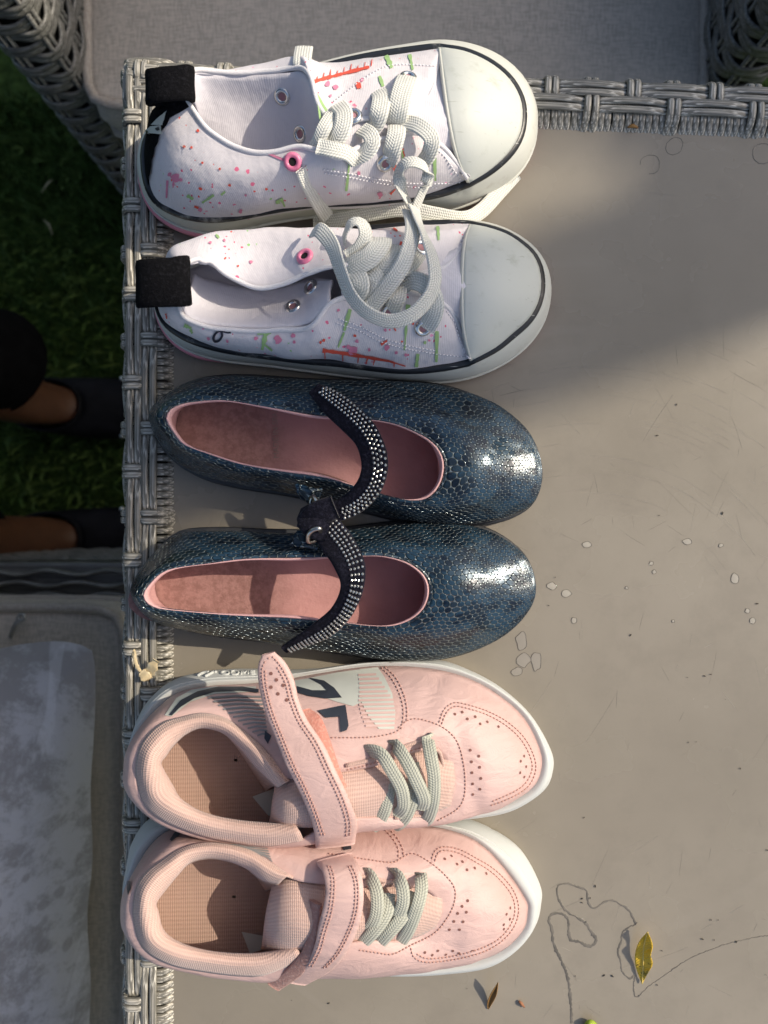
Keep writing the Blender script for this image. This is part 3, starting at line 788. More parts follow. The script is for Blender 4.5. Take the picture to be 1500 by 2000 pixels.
for s_, y in (('L', yL), ('R', yR)):
    # low slip-on: outline from heel round to toe, opening over the instep
    def oval(xh, xt, w, z, n=28, toe=.8):
        out = []
        for k in range(n):
            a = 2*math.pi*k/n; c_, s2 = math.cos(a), math.sin(a)
            x = (xh+xt)/2+(xt-xh)/2*c_; ww = w*(1+.18*c_) if c_ < .5 else w*1.09*(1-.10*(c_-.5))
            out.append(Vector((x, y+ww*math.copysign(abs(s2)**.85, s2), z)))
        return out
    G = loft([oval(-.535, -.285, .041, .004), oval(-.540, -.280, .043, .018), oval(-.540, -.290, .043, .040), oval(-.536, -.375, .040, .062), oval(-.530, -.425, .035, .076)], 1, 4, True)
    V, F = gverts(G, True); sh = mk('slip_on_shoe', V, F, MAT['shoe_black'], PE, solid=.003)
    V, F, UV = tube(oval(-.530, -.425, .035, .076), .003, 8, True); mk('topline', V, F, MAT['shoe_black'], sh)
    V, F = gverts(loft([oval(-.542, -.276, .044, .002), oval(-.542, -.276, .044, .012)], 1, 2, True), True); mk('sole', V, F, MAT['sole_dark'], sh)
    for sg in (-1, 1):
        V, F = gverts([[Vector((-.375+.004*math.sin(t)*math.cos(a), y+sg*.041+.004*math.sin(t)*math.sin(a), .050+.004*math.cos(t))) for a in [2*math.pi*k/10 for k in range(10)]] for t in [.02+3.1*j/6 for j in range(7)]], True)
        mk('stud', V, F, MAT['stud'], sh)

# ------------------------------------------------------------------ tree and hedge that shade the table (outside the frame)
MAT['bark'] = plain('bark', (.12, .085, .055), .9, nz=.5, bs=40)
def m_leafmat():
    m = Mt('tree_leaf', (.05, .10, .02), .6, spec=.3); m.mottle((.04, .085, .018), (.09, .14, .035), 3); return m.m
MAT['leafgreen'] = m_leafmat()
av = Vector((math.cos(SUN_AZ), math.sin(SUN_AZ), 0)); ev = Vector((-math.sin(SUN_AZ), math.cos(SUN_AZ), 0))
def AL(a, l, z): return av*a+ev*l+Vector((0, 0, z))
DT = 2.75
base = AL(DT, .071, 0)
TR = thing('garden_tree', 'slim bare-stemmed tree with a high leafy crown beyond the table', 'tree', base)
tp = spl([AL(DT, .070, 0), AL(DT, .072, 1.2), AL(DT, .070, 2.6), AL(DT, .070, 3.9), AL(DT+.05, .10, 5.0), AL(DT+.1, .12, 6.4)], 5)
V, F, UV = tube(tp, [max(.012, .075-.006*i if i < 4 else .049 if i < 17 else .047-.004*(i-17)) for i in range(len(tp))], 14); mk('trunk', V, F, MAT['bark'], TR)
rt = random.Random(11)
for k in range(7):
    a = k*2.4; st = tp[18]+(tp[-1]-tp[18])*(k/8); en = st+Vector((math.cos(a)*.8, math.sin(a)*.8, .5)); V, F, UV = tube(spl([st, (st+en)/2+Vector((0, 0, .1)), en], 4), [.024-.002*i for i in range(9)], 8); mk('limb', V, F, MAT['bark'], TR)
def leaf_cloud(n, pos, size):
    s = Soup()
    for _ in range(n):
        c = pos(); q = Vector((rt.gauss(0, 1), rt.gauss(0, 1), rt.gauss(0, 1))).normalized(); u = q.orthogonal().normalized(); w = q.cross(u); L = size*rt.uniform(.7, 1.3)
        s.add([c-u*L, c+w*L*.45, c+u*L, c-w*L*.45], [(0, 1, 2, 3)])
    return s
cc = [tp[20]+Vector((rt.uniform(-.9, .9), rt.uniform(-.9, .9), rt.uniform(.2, 2.0))) for _ in range(26)]
def cpos():
    c = rt.choice(cc); return c+Vector((rt.gauss(0, .2), rt.gauss(0, .2), rt.gauss(0, .17)))
s = leaf_cloud(5200, cpos, .05); mk('crown', s.V, s.F, MAT['leafgreen'], TR, smooth=False)
HB = AL(2.75, .95, 0); HL0, HL1 = .160, .80; HTOP = ZT+(2.6-.155)*math.tan(SUN_EL)
HD = thing('hedge', 'tall clipped green hedge beyond the table', 'hedge', HB)
V = [AL(a, l, z) for z in (0, HTOP-.10) for a, l in ((2.6, HL0+.05), (2.95, HL0+.05), (2.95, HL1), (2.6, HL1))]
mk('branches', V, [(0, 1, 2, 3), (4, 7, 6, 5), (0, 4, 5, 1), (1, 5, 6, 2), (2, 6, 7, 3), (3, 7, 4, 0)], MAT['leafgreen'], HD, smooth=False)
HLOW = ZT+(2.62-.25)*math.tan(SUN_EL)
def hpos():
    l = rt.uniform(HL0, HL1); z = rt.uniform(0, HTOP); a = rt.choice((rt.gauss(2.58, .03), rt.gauss(2.97, .03)))
    r_ = rt.random()
    if r_ < .35: z = HTOP-abs(rt.gauss(0, .06)); a = rt.uniform(2.58, 2.97)
    elif r_ < .5: l = HL0+abs(rt.gauss(0, .04)); a = rt.uniform(2.58, 2.97)
    elif r_ < .72: l = rt.uniform(.085, HL0+.03); a = rt.gauss(2.62, .025); z = HLOW-rt.random()**2*.7
    return AL(a, l, z)
s = leaf_cloud(9000, hpos, .032); mk('foliage', s.V, s.F, MAT['leafgreen'], HD, smooth=False, kind='stuff')
# ------------------------------------------------------------------ white paint-splattered high-tops
def nearest_on(loop, p):
    return min(loop, key=lambda q: (q.x-p.x)**2+(q.y-p.y)**2)
def lerp_rail(A, B, t): return [a.lerp(b, t) for a, b in zip(A, B)]
def dome_rails(bot, top, n=4, p=1.0):
    out = []
    for k in range(n+1):
        t = k/n; r = []
        for a, b in zip(bot, top):
            v = a.lerp(b, t); v.z = a.z+(b.z-a.z)*math.sin(t*math.pi/2)**p; r.append(v)
        out.append(r)
    return out
def lace_path(o, name, pts, w=.0062, t=.0011, ups=None, mat='lace', parent=None, step=.0018, up=None):
    d = smooth_path(PP(pts), step)
    if ups:
        U = resample(spl([Vector(u) for u in ups], 8), len(d)); U = [u.normalized() for u in U]
    else: U = None
    V, F, UV = ribbon(d, w, t, up=up, ups=U)
    return mk(name, V, F, MAT[mat], parent or o, uv=UV)
def eyelet(o, bvh, px, py, mat='eyelet', r=.0042):
    c, nn = onto(bvh, px, py, .0006)
    V, F = disc_ring(c, nn, r*.44, r, .0011); e = mk('eyelet', V, F, MAT[mat], o)
    V, F = disc(c+nn*.0002, nn, r*.47); mk('eyelet_hole', V, F, MAT['eyelet_pink' if mat == 'eyelet' else 'dark'], e)
def blob(cx, cy, r, k=9, jag=.35, seed=0, sx=1, sy=1):
    rr = random.Random(seed); return [(cx+sx*r*(1+rr.uniform(-jag, jag))*math.cos(2*math.pi*i/k), cy+sy*r*(1+rr.uniform(-jag, jag))*math.sin(2*math.pi*i/k)) for i in range(k)]
def streak(x0, y0, x1, y1, w0, w1, n=6, seed=0):
    rr = random.Random(seed); L = math.hypot(x1-x0, y1-y0) or 1; nx, ny = -(y1-y0)/L, (x1-x0)/L; A = []; B = []
    for i in range(n+1):
        t = i/n; w = (w0+(w1-w0)*t)/2*(1+rr.uniform(-.35, .35)); x, y = x0+(x1-x0)*t, y0+(y1-y0)*t
        A.append((x+nx*w, y+ny*w)); B.append((x-nx*w, y-ny*w))
    return A+B[::-1]

def hightop(D):
    M_px = [Vector((*p, 0)) for p in D['M']]
    ctr = P(*D['ctr'], 0)
    O = thing('high_top_sneaker', D['label'], 'sneaker', ctr, 'white paint-splattered high-top pair')
    Mloop = spl([P(x, y, 10+lift(x)) for x, y in D['M']], 6, True)
    near = D['near']; far = D['far']
    Tn = [P(x[0][0], x[0][1], 22+lift(x[0][0])*.8) for x in near]; Tf = [P(x[0][0], x[0][1], 22+lift(x[0][0])*.8) for x in far]
    Fr = [P(x, y, 24) for x, y in D['F']]
    T = resample(spl(Tn, 6)[:-1]+spl(Fr, 6)[:-1]+list(reversed(spl(Tf, 6)[1:])), 150, True)
    Mp = [nearest_on(Mloop, p) for p in T]
    for _ in range(3): Mp = [(Mp[i-1]+Mp[i]*2+Mp[(i+1) % 150])/4 for i in range(150)]
    cxy = Vector((ctr.x, ctr.y, 0))
    def inset(loop, d, dz):
        out = []
        n = len(loop)
        for i in range(n):
            t = loop[(i+1) % n]-loop[i-1]; k = Vector((t.y, -t.x, 0)).normalized()
            if k.dot(loop[i]-ctr) < 0: k = -k
            out.append(loop[i]-k*d+Vector((0, 0, dz)))
        return out
    r0 = inset(Mp, .0025, -.0102); r1 = inset(Mp, .0006, -.0062); r2 = inset(Mp, 0, -.001); r3 = [a.lerp(b, .42)+Vector((0, 0, .0035)) for a, b in zip(Mp, T)]
    r3 = [Vector((v.x, v.y, max(v.z, .0+min(t.z-.001, v.z)))) for v, t in zip(r3, T)]
    # outsole
    hf = [max(0, min(1, (-.070-v.x)/.025)) for v in Mp]; o0 = inset(Mp, -.0006, -.0100); o1 = inset(Mp, -.0013, -.0060)
    e0 = [a.lerp(b, f_) for a, b, f_ in zip(r0, o0, hf)]; e1 = [a.lerp(b, f_) for a, b, f_ in zip(r1, o1, hf)]
    G = loft([inset(r0, .012, 0), e0, e1, inset(e1, .003, .0004)], 1, 3, True); V, F = gverts(G, True); mk('outsole', V, F, MAT['pink_rubber'], O)
    G = loft([inset(r1, .0005, -.0003), r1, r2, r3, T, inset(T, .003, -.003)], 1, 4, True); V, F = gverts(G, True); fx = mk('foxing', V, F, MAT['foxing'], O)
    # raised lip line round the rubber
    V, F, UV = tube(inset(Mp, -.0001, -.0055), .0008, 6, True); mk('foxing_ridge', V, F, MAT['foxing'], fx)
    # black stripe
    top = inset(T, -.0002, .0008); lo = []
    for a, b, c_ in zip(T, r3, Mp):
        d = (b-a); L = d.length; lo.append(a+d*min(1, .0030/max(L, 1e-5)))
    lo = inset(lo, -.0007, .0003); md = [(a+b)/2+Vector((0, 0, .0004)) for a, b in zip(top, lo)]
    md = inset(md, -.0006, 0)
    G = loft([inset(T, .002, 0), top, md, lo, inset(lo, .0012, -.001)], 1, 3, True); V, F = gverts(G, True); mk('foxing_stripe', V, F, MAT['stripe'], O)
    # toe cap
    n = 31
    Rr = resample(spl(PP(D['R']), 8), n); Ff = resample(spl(list(reversed(Fr)), 8), n)
    rails = []
    for k in range(7):
        t = k/6; row = []
        for i in range(n):
            s_ = i/(n-1); v = Rr[i].lerp(Ff[i], t); v.z = Ff[i].z+(Rr[i].z-Ff[i].z)*math.cos(t*math.pi/2)**.9+.0015*math.sin(math.pi*s_)*math.sin(math.pi*t); row.append(v)
        rails.append(row)
    Gc = loft(rails, 1, 3); V, F = gverts(Gc); mk('toe_cap', V, F, MAT['cap'], O, solid=.0016, offset=0)
    V, F, UV = tube([v+Vector((0, 0, .0003)) for v in Rr], .0009, 6); mk('toe_cap_edge', V, F, MAT['foxing'], O)
    # quarters
    grids = []
    for nm, side, T_ in (('quarter', near, Tn), ('quarter', far, Tf)):
        bot = T_; tp = [P(*x[-1]) for x in side]
        if len(side[0]) == 3: mid = [P(*x[1]) for x in side]; rails = [bot, lerp_rail(bot, mid, .55), mid, lerp_rail(mid, tp, .55)+[] , tp]
        else:
            rails = dome_rails(bot, tp, 3, .9)
            for k, r in enumerate(rails[1:-1]):
                for i, v in enumerate(r):
                    d = Vector((v.x-ctr.x, v.y-ctr.y, 0)); d.y *= 3; r[i] = v+d.normalized()*.0025*min(1, (len(r)-1-i)/4)
        bot_in = [v-Vector((0, 0, .004)) for v in bot]
        G = loft([bot_in]+rails, 6, 5)
        for j, row in enumerate(G):       # soft cloth creases
            for i, v in enumerate(row):
                w = min(1, j/6)*(1-.5*(j/len(G)))
                q = mnoise.noise(Vector((v.x*55, v.y*80, v.z*60)))*.0019+mnoise.noise(Vector((v.x*140, v.y*120, v.z*90)))*.0004
                row[i] = v+Vector((0, 1 if v.y < ctr.y else -1, .3))*q*w
        N = orient_out(G, gnormals(G)); grids.append((G, N))
        V, F = gverts(G); q = mk(nm, V, F, MAT['canvas'], O, uv=guv_arc(G), solid=.0018, offset=-1, mat2=MAT['canvas_plain'], flip=(N[2][5].dot(gnormals(G)[2][5]) < 0))
        e = [v.copy() for v in G[-1]]
        V, F, UV = tube(resample(e, 120), .00115, 7); mk('binding', V, F, MAT['binding'], q)
    bvh = bvh_of(*[(g[0], False) for g in grids])
    # heel strip : hugs the back of both quarters
    cols = D.get('heelcols', (9, 9)); st = []
    for (G, N), c_ in zip(grids, cols): st.append((G, N, c_))
    rows = []
    for j in range(len(grids[0][0])):
        t = j/(len(grids[0][0])-1); k = 1.0 if t < .25 else max(.5, 1.25-t*.9)
        a = [st[0][0][j][i]+st[0][1][j][i]*.0009 for i in range(int(st[0][2]*k), 0, -1)]; b = [st[1][0][j][i]+st[1][1][j][i]*.0009 for i in range(0, int(st[1][2]*k)+1)]
        rows.append(resample(a+b, 15))
    V, F = gverts(rows[1:]); mk('heel_strip', V, F, MAT['felt'], O)
    # footbed
    ins = inset(inset(Mp, .007, .004), 0, 0); c0 = sum(ins, Vector())/len(ins)
    mk('footbed', ins+[c0], [(i, (i+1) % 150, 150) for i in range(150)], MAT['canvas_plain'], O)
    # tongue
    G = loft([PP(r) for r in D['tongue']], 5, 5); V, F = gverts(G); mk('tongue', V, F, MAT['canvas_plain'], O, uv=guv_arc(G), solid=.002, offset=0)
    bvh2 = bvh
    if 'lining' in D:
        G = loft([PP(r) for r in D['lining']], 6, 6); bvh2 = bvh_of((G, False)); V, F = gverts(G); mk('lining', V, F, MAT['canvas_plain'], O, uv=guv_arc(G), solid=.0012, offset=0)
    # heel pull tab
    for path, w in D['tab']:
        d = smooth_path(PP(path), .0015); V, F, UV = ribbon(d, [w*(1-.16*abs(2*i/(len(d)-1)-.75)**3) for i in range(len(d))], .0026, ups=[Vector(D['tab_up']).cross((d[min(i+1, len(d)-1)]-d[max(i-1, 0)]).normalized())*-1 for i in range(len(d))]); mk('heel_tab', V, F, MAT['felt'], O, uv=UV)
    for e in D['eyelets']: eyelet(O, bvh, *e)
    for e in D['eyelets2']: eyelet(O, bvh2, *e)
    for k, L in enumerate(D['laces']): lace_path(O, 'lace', L[0], **(L[1] if len(L) > 1 else {}))
    stitches(D['stitch'], bvh, MAT['thread_white'], O, 6.5, 4.2, .0003)
    byc = {}
    for col, poly in D['paint']: decal('paint_splash', poly, bvh, MAT['paint_'+col], O, .00045, step=9)
    return O, bvh

TABUP = (0, 1, 0)
A = dict(ctr=(650, 265), label='white paint-splattered high-top with blank inside flap showing, at the far table edge',
  M=[(265, 315), (268, 345), (275, 370), (290, 398), (322, 423), (355, 438), (390, 446), (425, 448), (470, 441), (520, 429), (580, 419), (650, 411), (720, 407), (780, 404), (833, 406), (880, 402), (930, 385), (980, 360), (1020, 327), (1043, 287), (1053, 240), (1050, 200), (1040, 170), (1020, 140), (987, 113), (947, 93), (907, 83), (867, 79), (833, 82), (793, 89), (720, 102), (650, 118), (610, 130), (540, 148), (470, 165), (400, 184), (345, 205), (305, 234), (282, 262), (267, 292)],
  near=[((285, 303), (362, 190, 60)), ((288, 343), (378, 215, 58)), ((300, 382), (398, 243, 57)), ((325, 405), (422, 264, 56)), ((365, 420), (458, 285, 55)), ((420, 427), (498, 298, 55)), ((487, 422), (540, 298, 56)), ((553, 410), (585, 289, 58)), ((620, 402), (632, 296, 60)), ((670, 402), (667, 310, 60)), ((720, 399), (705, 285, 56)), ((770, 394), (755, 268, 54)), ((815, 387), (810, 260, 51)), ((855, 376), (852, 275, 46)), ((888, 364), (885, 306, 39)), ((913, 354), (912, 350, 28))],
  far=[((285, 303), (362, 190, 60)), ((289, 277), (360, 172, 60)), ((304, 250), (366, 152, 59)), ((335, 217), (378, 138, 56)), ((385, 188), (420, 141, 52)), ((440, 170), (470, 142, 50)), ((510, 155), (530, 138, 50)), ((570, 147), (585, 133, 54)), ((610, 138), (606, 152, 60)), ((650, 129), (622, 205, 58)), ((690, 119), (650, 235, 56)), ((730, 111), (710, 232, 55)), ((775, 104), (775, 224, 51)), ((815, 99), (815, 210, 47)), ((840, 96), (843, 180, 42)), ((857, 95), (860, 105, 28))],
  F=[(915, 356), (957, 330), (990, 300), (1010, 270), (1018, 240), (1017, 203), (1003, 170), (980, 143), (947, 120), (907, 103), (866, 96)],
  R=[(858, 96, 25), (862, 127, 35), (867, 170, 43), (875, 227, 47), (887, 287, 42), (900, 327, 34), (914, 355, 25)],
  tongue=[[(872, 104, 23), (845, 140, 35), (780, 180, 47), (700, 205, 51), (645, 215, 52)], [(900, 230, 45), (850, 235, 47.5), (780, 243, 50), (700, 255, 53), (645, 262, 55)], [(917, 345, 22), (868, 318, 35), (790, 303, 42), (700, 300, 51), (645, 300, 52)]],
  lining=[[(364, 175, 57), (372, 147, 57), (392, 144, 53), (440, 147, 50), (500, 146, 49), (560, 142, 51), (590, 140, 54), (606, 160, 57), (626, 215, 56)], [(383, 215, 45), (400, 205, 43), (425, 207, 40), (465, 212, 37), (515, 212, 37), (560, 210, 39), (590, 212, 42), (608, 228, 46), (628, 255, 50)], [(398, 285, 26), (415, 300, 26), (440, 308, 26), (480, 312, 26), (520, 312, 27), (560, 310, 29), (590, 308, 32), (610, 305, 37), (632, 298, 45)]],
  tab=[([(372, 168, 58), (374, 164, 64), (360, 162, 68), (325, 164, 69), (296, 168, 67), (290, 172, 62), (300, 176, 58), (335, 190, 55), (352, 200, 54)], .0150)], tab_up=TABUP,
  eyelets2=[(552, 188), (588, 262)], eyelets=[(572, 316, 'pink_eyelet'), (797, 153), (752, 318), (690, 228)],
  laces=[([(796, 150, 45), (792, 158, 53), (783, 185, 57), (777, 215, 57), (773, 240, 53), (772, 250, 50)], dict(w=.0095)),
   ([(738, 178, 50), (745, 190, 56), (741, 218, 59), (733, 242, 56), (718, 252, 53)], dict(w=.0085)),
   ([(660, 204, 56), (672, 222, 61), (668, 252, 62), (655, 276, 60), (640, 288, 58)], dict(w=.0080)),
   ([(650, 222, 58), (634, 248, 62), (622, 275, 60), (612, 290, 57)], dict(w=.0065)),
   ([(775, 246, 53), (774, 262, 57), (766, 292, 56), (757, 316, 50)], dict(w=.0085)),
   ([(705, 252, 55), (722, 262, 59), (727, 280, 59), (712, 300, 57), (690, 310, 54)], dict(w=.0075)),
   ([(620, 286, 62), (650, 292, 63), (680, 300, 61), (695, 314, 58)], dict(w=.0072)),
   ([(790, 238, 53), (818, 246, 57), (843, 270, 57), (838, 300, 53), (820, 324, 47)], dict(w=.0075)),
   ([(587, 150, 50), (590, 128, 54), (591, 110, 52), (594, 92, 46)], dict(w=.0085)),
   ([(590, 328, 56), (598, 350, 50), (612, 378, 38), (630, 410, 24), (640, 425, 15)], dict(w=.0075, ups=[(.6, -.5, .6), (.6, -.5, .6), (.5, -.6, .5)])),
   ([(612, 430, 6), (660, 428, 9), (730, 415, 14), (787, 408, 18), (850, 420, 16), (905, 428, 12), (940, 412, 8), (975, 375, 5), (1008, 338, 4)], dict(w=.0078, ups=[(0, -.3, 1), (0, -.5, .8), (0, -.5, .8), (.2, -.3, 1)])),
   ([(800, 400, 40), (787, 372, 46), (779, 340, 52), (790, 320, 56), (812, 317, 57), (835, 332, 55), (833, 355, 50), (820, 385, 44), (808, 415, 40)], dict(w=.0062, ups=[(.7, .2, .5), (-.6, .1, .6), (0, .6, .7), (.7, 0, .6), (.6, 0, .7)]))],
  stitch=[[(630, 330), (680, 338), (740, 350), (800, 357), (860, 358), (900, 355)], [(632, 337), (680, 345), (740, 357), (800, 364), (855, 366)], [(650, 200), (690, 170), (730, 142), (770, 128), (850, 130)], [(850, 290), (870, 308), (885, 330), (900, 352)], [(385, 148), (450, 152), (520, 148), (585, 144)]],
  paint=[])
# far quarter is seen from inside at the collar, so paint goes on the visible outside only
for k in range(9):
    x = 612+k*13.5; y = 158-k*3.4
    if k < 8: A['paint'].append(('red', streak(x, y+2, x+15, y-2, 6, 6, 3, k)))
    A['paint'].append(('red', streak(x+5, y, x+7, y-8-3*(k % 3), 2.2, 1.4, 2, k)))
for (x0, y0, x1, y1, w0, w1, c) in [(613, 180, 640, 222, 6, 5, 'green'), (754, 110, 765, 134, 10, 9, 'green'), (800, 108, 806, 138, 6, 5, 'green'), (741, 150, 748, 170, 6, 5, 'green'), (682, 312, 676, 372, 5, 4, 'green'), (848, 308, 850, 352, 6, 4, 'green'), (785, 290, 787, 312, 4, 3, 'green'), (786, 290, 789, 305, 4, 3, 'red'), (769, 320, 772, 336, 8, 6, 'red'), (762, 378, 772, 368, 4, 3, 'red'), (328, 352, 326, 386, 4, 3, 'rose'), (340, 352, 339, 366, 4, 3, 'rose'), (366, 381, 378, 388, 7, 5, 'green'), (395, 395, 418, 380, 5, 4, 'green'), (432, 380, 440, 373, 4, 4, 'green'), (538, 394, 546, 392, 8, 9, 'green'), (548, 386, 556, 402, 6, 4, 'green'), (380, 402, 388, 405, 4, 4, 'red')]:
    A['paint'].append((c, streak(x0, y0, x1, y1, w0, w1, 5, int(x0))))
for (x, y, r, c) in [(343, 347, 9, 'rose'), (332, 341, 4, 'rose'), (354, 351, 4, 'rose'), (387, 256, 3, 'red'), (360, 287, 3, 'red'), (375, 288, 2.5, 'red'), (396, 318, 2.5, 'red'), (392, 368, 3.5, 'red'), (449, 361, 3, 'red'), (391, 408, 4, 'rose'), (470, 411, 4, 'rose'), (700, 168, 7, 'red'), (640, 165, 6, 'rose'), (655, 172, 5, 'rose'), (707, 158, 4, 'rose'), (645, 188, 3, 'rose'), (742, 378, 5, 'rose'), (700, 337, 4, 'rose'), (522, 296, 4, 'rose'), (430, 330, 2.5, 'red'), (480, 380, 2.5, 'rose'), (520, 368, 2.5, 'red')]:
    A['paint'].append((c, blob(x, y, r, 9, .35, int(x))))
hA, bvhA = hightop(A)
hb = decal('heel_badge', [(329, 217), (322, 245), (301, 244), (314, 230)], bvhA, MAT['print_white'], hA, .0018)
decal('heel_badge', [(300, 247), (319, 245), (322, 263), (306, 261), (288, 260)], bvhA, MAT['print_white'], hA, .0018)
for q in ([(310, 252), (317, 247), (319, 254), (314, 256)], [(293, 257), (297, 256), (297, 260), (294, 261)]): decal('heel_badge_mark', q, bvhA, MAT['stripe'], hb, .0022)

B = dict(ctr=(680, 580), label='white paint-splattered high-top with folded collar and tangled laces, nearest the snake-print shoes',
  M=[(296, 585), (299, 605), (307, 625), (320, 647), (340, 667), (370, 683), (420, 698), (470, 705), (530, 711), (620, 723), (700, 733), (767, 740), (833, 743), (883, 741), (933, 730), (983, 708), (1027, 677), (1057, 640), (1075, 600), (1079, 560), (1073, 523), (1060, 497), (1033, 472), (1000, 452), (967, 438), (933, 432), (890, 431), (840, 433), (780, 438), (700, 447), (620, 455), (540, 466), (460, 478), (400, 492), (350, 512), (315, 540), (299, 565)],
  near=[((310, 588), (353, 560, 60)), ((313, 602), (349, 590, 59)), ((322, 622), (355, 615, 57)), ((340, 640), (372, 628, 54)), ((375, 660), (407, 638, 50)), ((425, 676), (453, 644, 48)), ((485, 688), (503, 646, 47)), ((553, 698), (553, 646, 48)), ((610, 704), (590, 641, 50)), ((650, 706), (615, 629, 53)), ((700, 712), (650, 590, 55)), ((745, 718), (710, 574, 55)), ((787, 721), (775, 568, 53)), ((830, 719), (830, 579, 50)), ((870, 713), (872, 597, 45)), ((900, 707), (900, 650, 34)), ((918, 703), (916, 698, 26))],
  far=[((310, 588), (325, 560, 44), (353, 560, 60)), ((312, 560), (322, 520, 46), (352, 540, 60)), ((328, 535), (333, 484, 48), (360, 519, 60)), ((360, 513), (365, 469, 47), (385, 508, 58)), ((420, 490), (420, 456, 46), (412, 513, 55)), ((480, 478), (470, 450, 45), (440, 535, 52)), ((540, 470), (520, 447, 45), (475, 552, 49)), ((590, 463), (565, 446, 46), (510, 562, 48)), ((630, 458), (605, 446, 47), (550, 556, 50)), ((670, 453), (640, 446, 48), (595, 538, 54)), ((710, 449), (675, 448, 48), (640, 522, 57)), ((745, 446), (715, 452, 47), (690, 520, 57)), ((780, 443), (760, 458, 47), (750, 527, 54)), ((815, 440), (805, 462, 44), (805, 532, 51)), ((850, 438), (845, 455, 39), (855, 526, 47)), ((885, 438), (885, 450, 33), (893, 500, 38)), ((920, 440), (916, 444, 27), (914, 450, 27))],
  F=[(920, 702), (967, 677), (1000, 650), (1030, 623), (1048, 593), (1055, 560), (1052, 527), (1040, 500), (1020, 480), (990, 460), (953, 447), (922, 441)],
  R=[(918, 441, 25), (908, 473, 36), (903, 517, 44), (902, 567, 47), (903, 617, 43), (908, 660, 36), (919, 703, 25)],
  tongue=[[(925, 450, 23), (885, 490, 37), (800, 515, 48), (720, 520, 51), (670, 525, 52)], [(930, 560, 46), (880, 560, 48), (800, 555, 50), (720, 555, 53), (665, 555, 54)], [(925, 692, 22), (885, 635, 36), (800, 605, 44), (720, 600, 50), (670, 595, 51)]],
  lining=[[(354, 598, 57), (372, 623, 53), (407, 633, 49), (453, 639, 47), (503, 641, 46), (553, 641, 47), (590, 636, 49), (613, 625, 52), (645, 588, 54)], [(366, 578, 47), (384, 592, 42), (415, 602, 38), (455, 606, 36), (505, 606, 35), (550, 604, 37), (588, 598, 40), (613, 588, 45), (645, 570, 50)], [(380, 535, 36), (398, 545, 33), (430, 552, 30), (465, 560, 29), (510, 565, 29), (550, 560, 31), (590, 550, 35), (620, 545, 41), (650, 548, 48)]],
  tab=[([(366, 545, 58), (364, 548, 64), (345, 551, 68), (305, 552, 69), (276, 554, 66), (272, 556, 60), (290, 558, 56), (325, 562, 53)], .0215)], tab_up=TABUP,
  eyelets2=[(573, 600), (608, 562)], eyelets=[(596, 502, 'pink_eyelet'), (826, 640), (760, 612), (822, 485)],
  laces=[([(612, 452, 56), (625, 450, 62), (648, 478, 66), (664, 525, 70), (684, 575, 70), (716, 610, 66), (760, 627, 62), (802, 617, 62), (834, 586, 62), (849, 550, 62), (846, 510, 62), (832, 467, 60), (818, 435, 54), (808, 405, 46)], dict(w=.0072, ups=[(-.3, .3, 1), (-.7, -.2, .7), (-.5, -.6, .7), (0, -.7, .7), (.6, -.5, .6), (.7, 0, .7), (.6, .2, .8)])),
   ([(800, 412, 44), (806, 440, 54), (803, 470, 60), (788, 515, 62), (757, 560, 60), (722, 602, 55)], dict(w=.0075, ups=[(.2, .2, 1), (.4, .2, 1), (.5, .3, .9), (.3, .3, 1)])),
   ([(672, 470, 54), (678, 445, 60), (692, 432, 62), (708, 438, 62), (714, 462, 61), (700, 488, 59), (678, 503, 57)], dict(w=.0070, ups=[(-.6, .2, .6), (0, .6, .7), (.6, .2, .7), (.5, -.2, .8)])),
   ([(745, 466, 52), (742, 478, 59), (722, 502, 61), (690, 520, 59), (676, 528, 56)], dict(w=.0098)),
   ([(772, 480, 50), (768, 494, 57), (752, 516, 59), (735, 540, 57), (728, 546, 53)], dict(w=.0092)),
   ([(690, 528, 57), (703, 545, 61), (704, 565, 60), (694, 580, 55)], dict(w=.0080)),
   ([(712, 524, 56), (731, 535, 59), (736, 555, 59), (720, 578, 56), (706, 592, 52)], dict(w=.0072)),
   ([(786, 556, 52), (808, 548, 56), (834, 560, 59), (848, 588, 57), (846, 615, 53), (832, 642, 47)], dict(w=.0088)),
   ([(778, 560, 53), (776, 580, 57), (768, 600, 55), (762, 615, 49)], dict(w=.0080)),
   ([(700, 556, 54), (730, 545, 57), (765, 535, 57), (800, 520, 55), (820, 496, 50)], dict(w=.0068)),
   ([(637, 600, 45), (652, 612, 42), (676, 618, 41), (705, 612, 42)], dict(w=.0045, ups=[(0, -.7, .6), (0, -.7, .6)]))],
  stitch=[[(655, 630), (700, 645), (740, 665), (790, 680), (850, 690), (910, 697)], [(660, 622), (705, 638), (745, 658), (795, 674), (850, 684)], [(870, 606), (886, 630), (896, 660), (908, 690)], [(866, 520), (884, 508), (896, 484), (905, 460)], [(380, 622), (430, 634), (500, 638), (560, 638), (600, 628)]],
  paint=[])
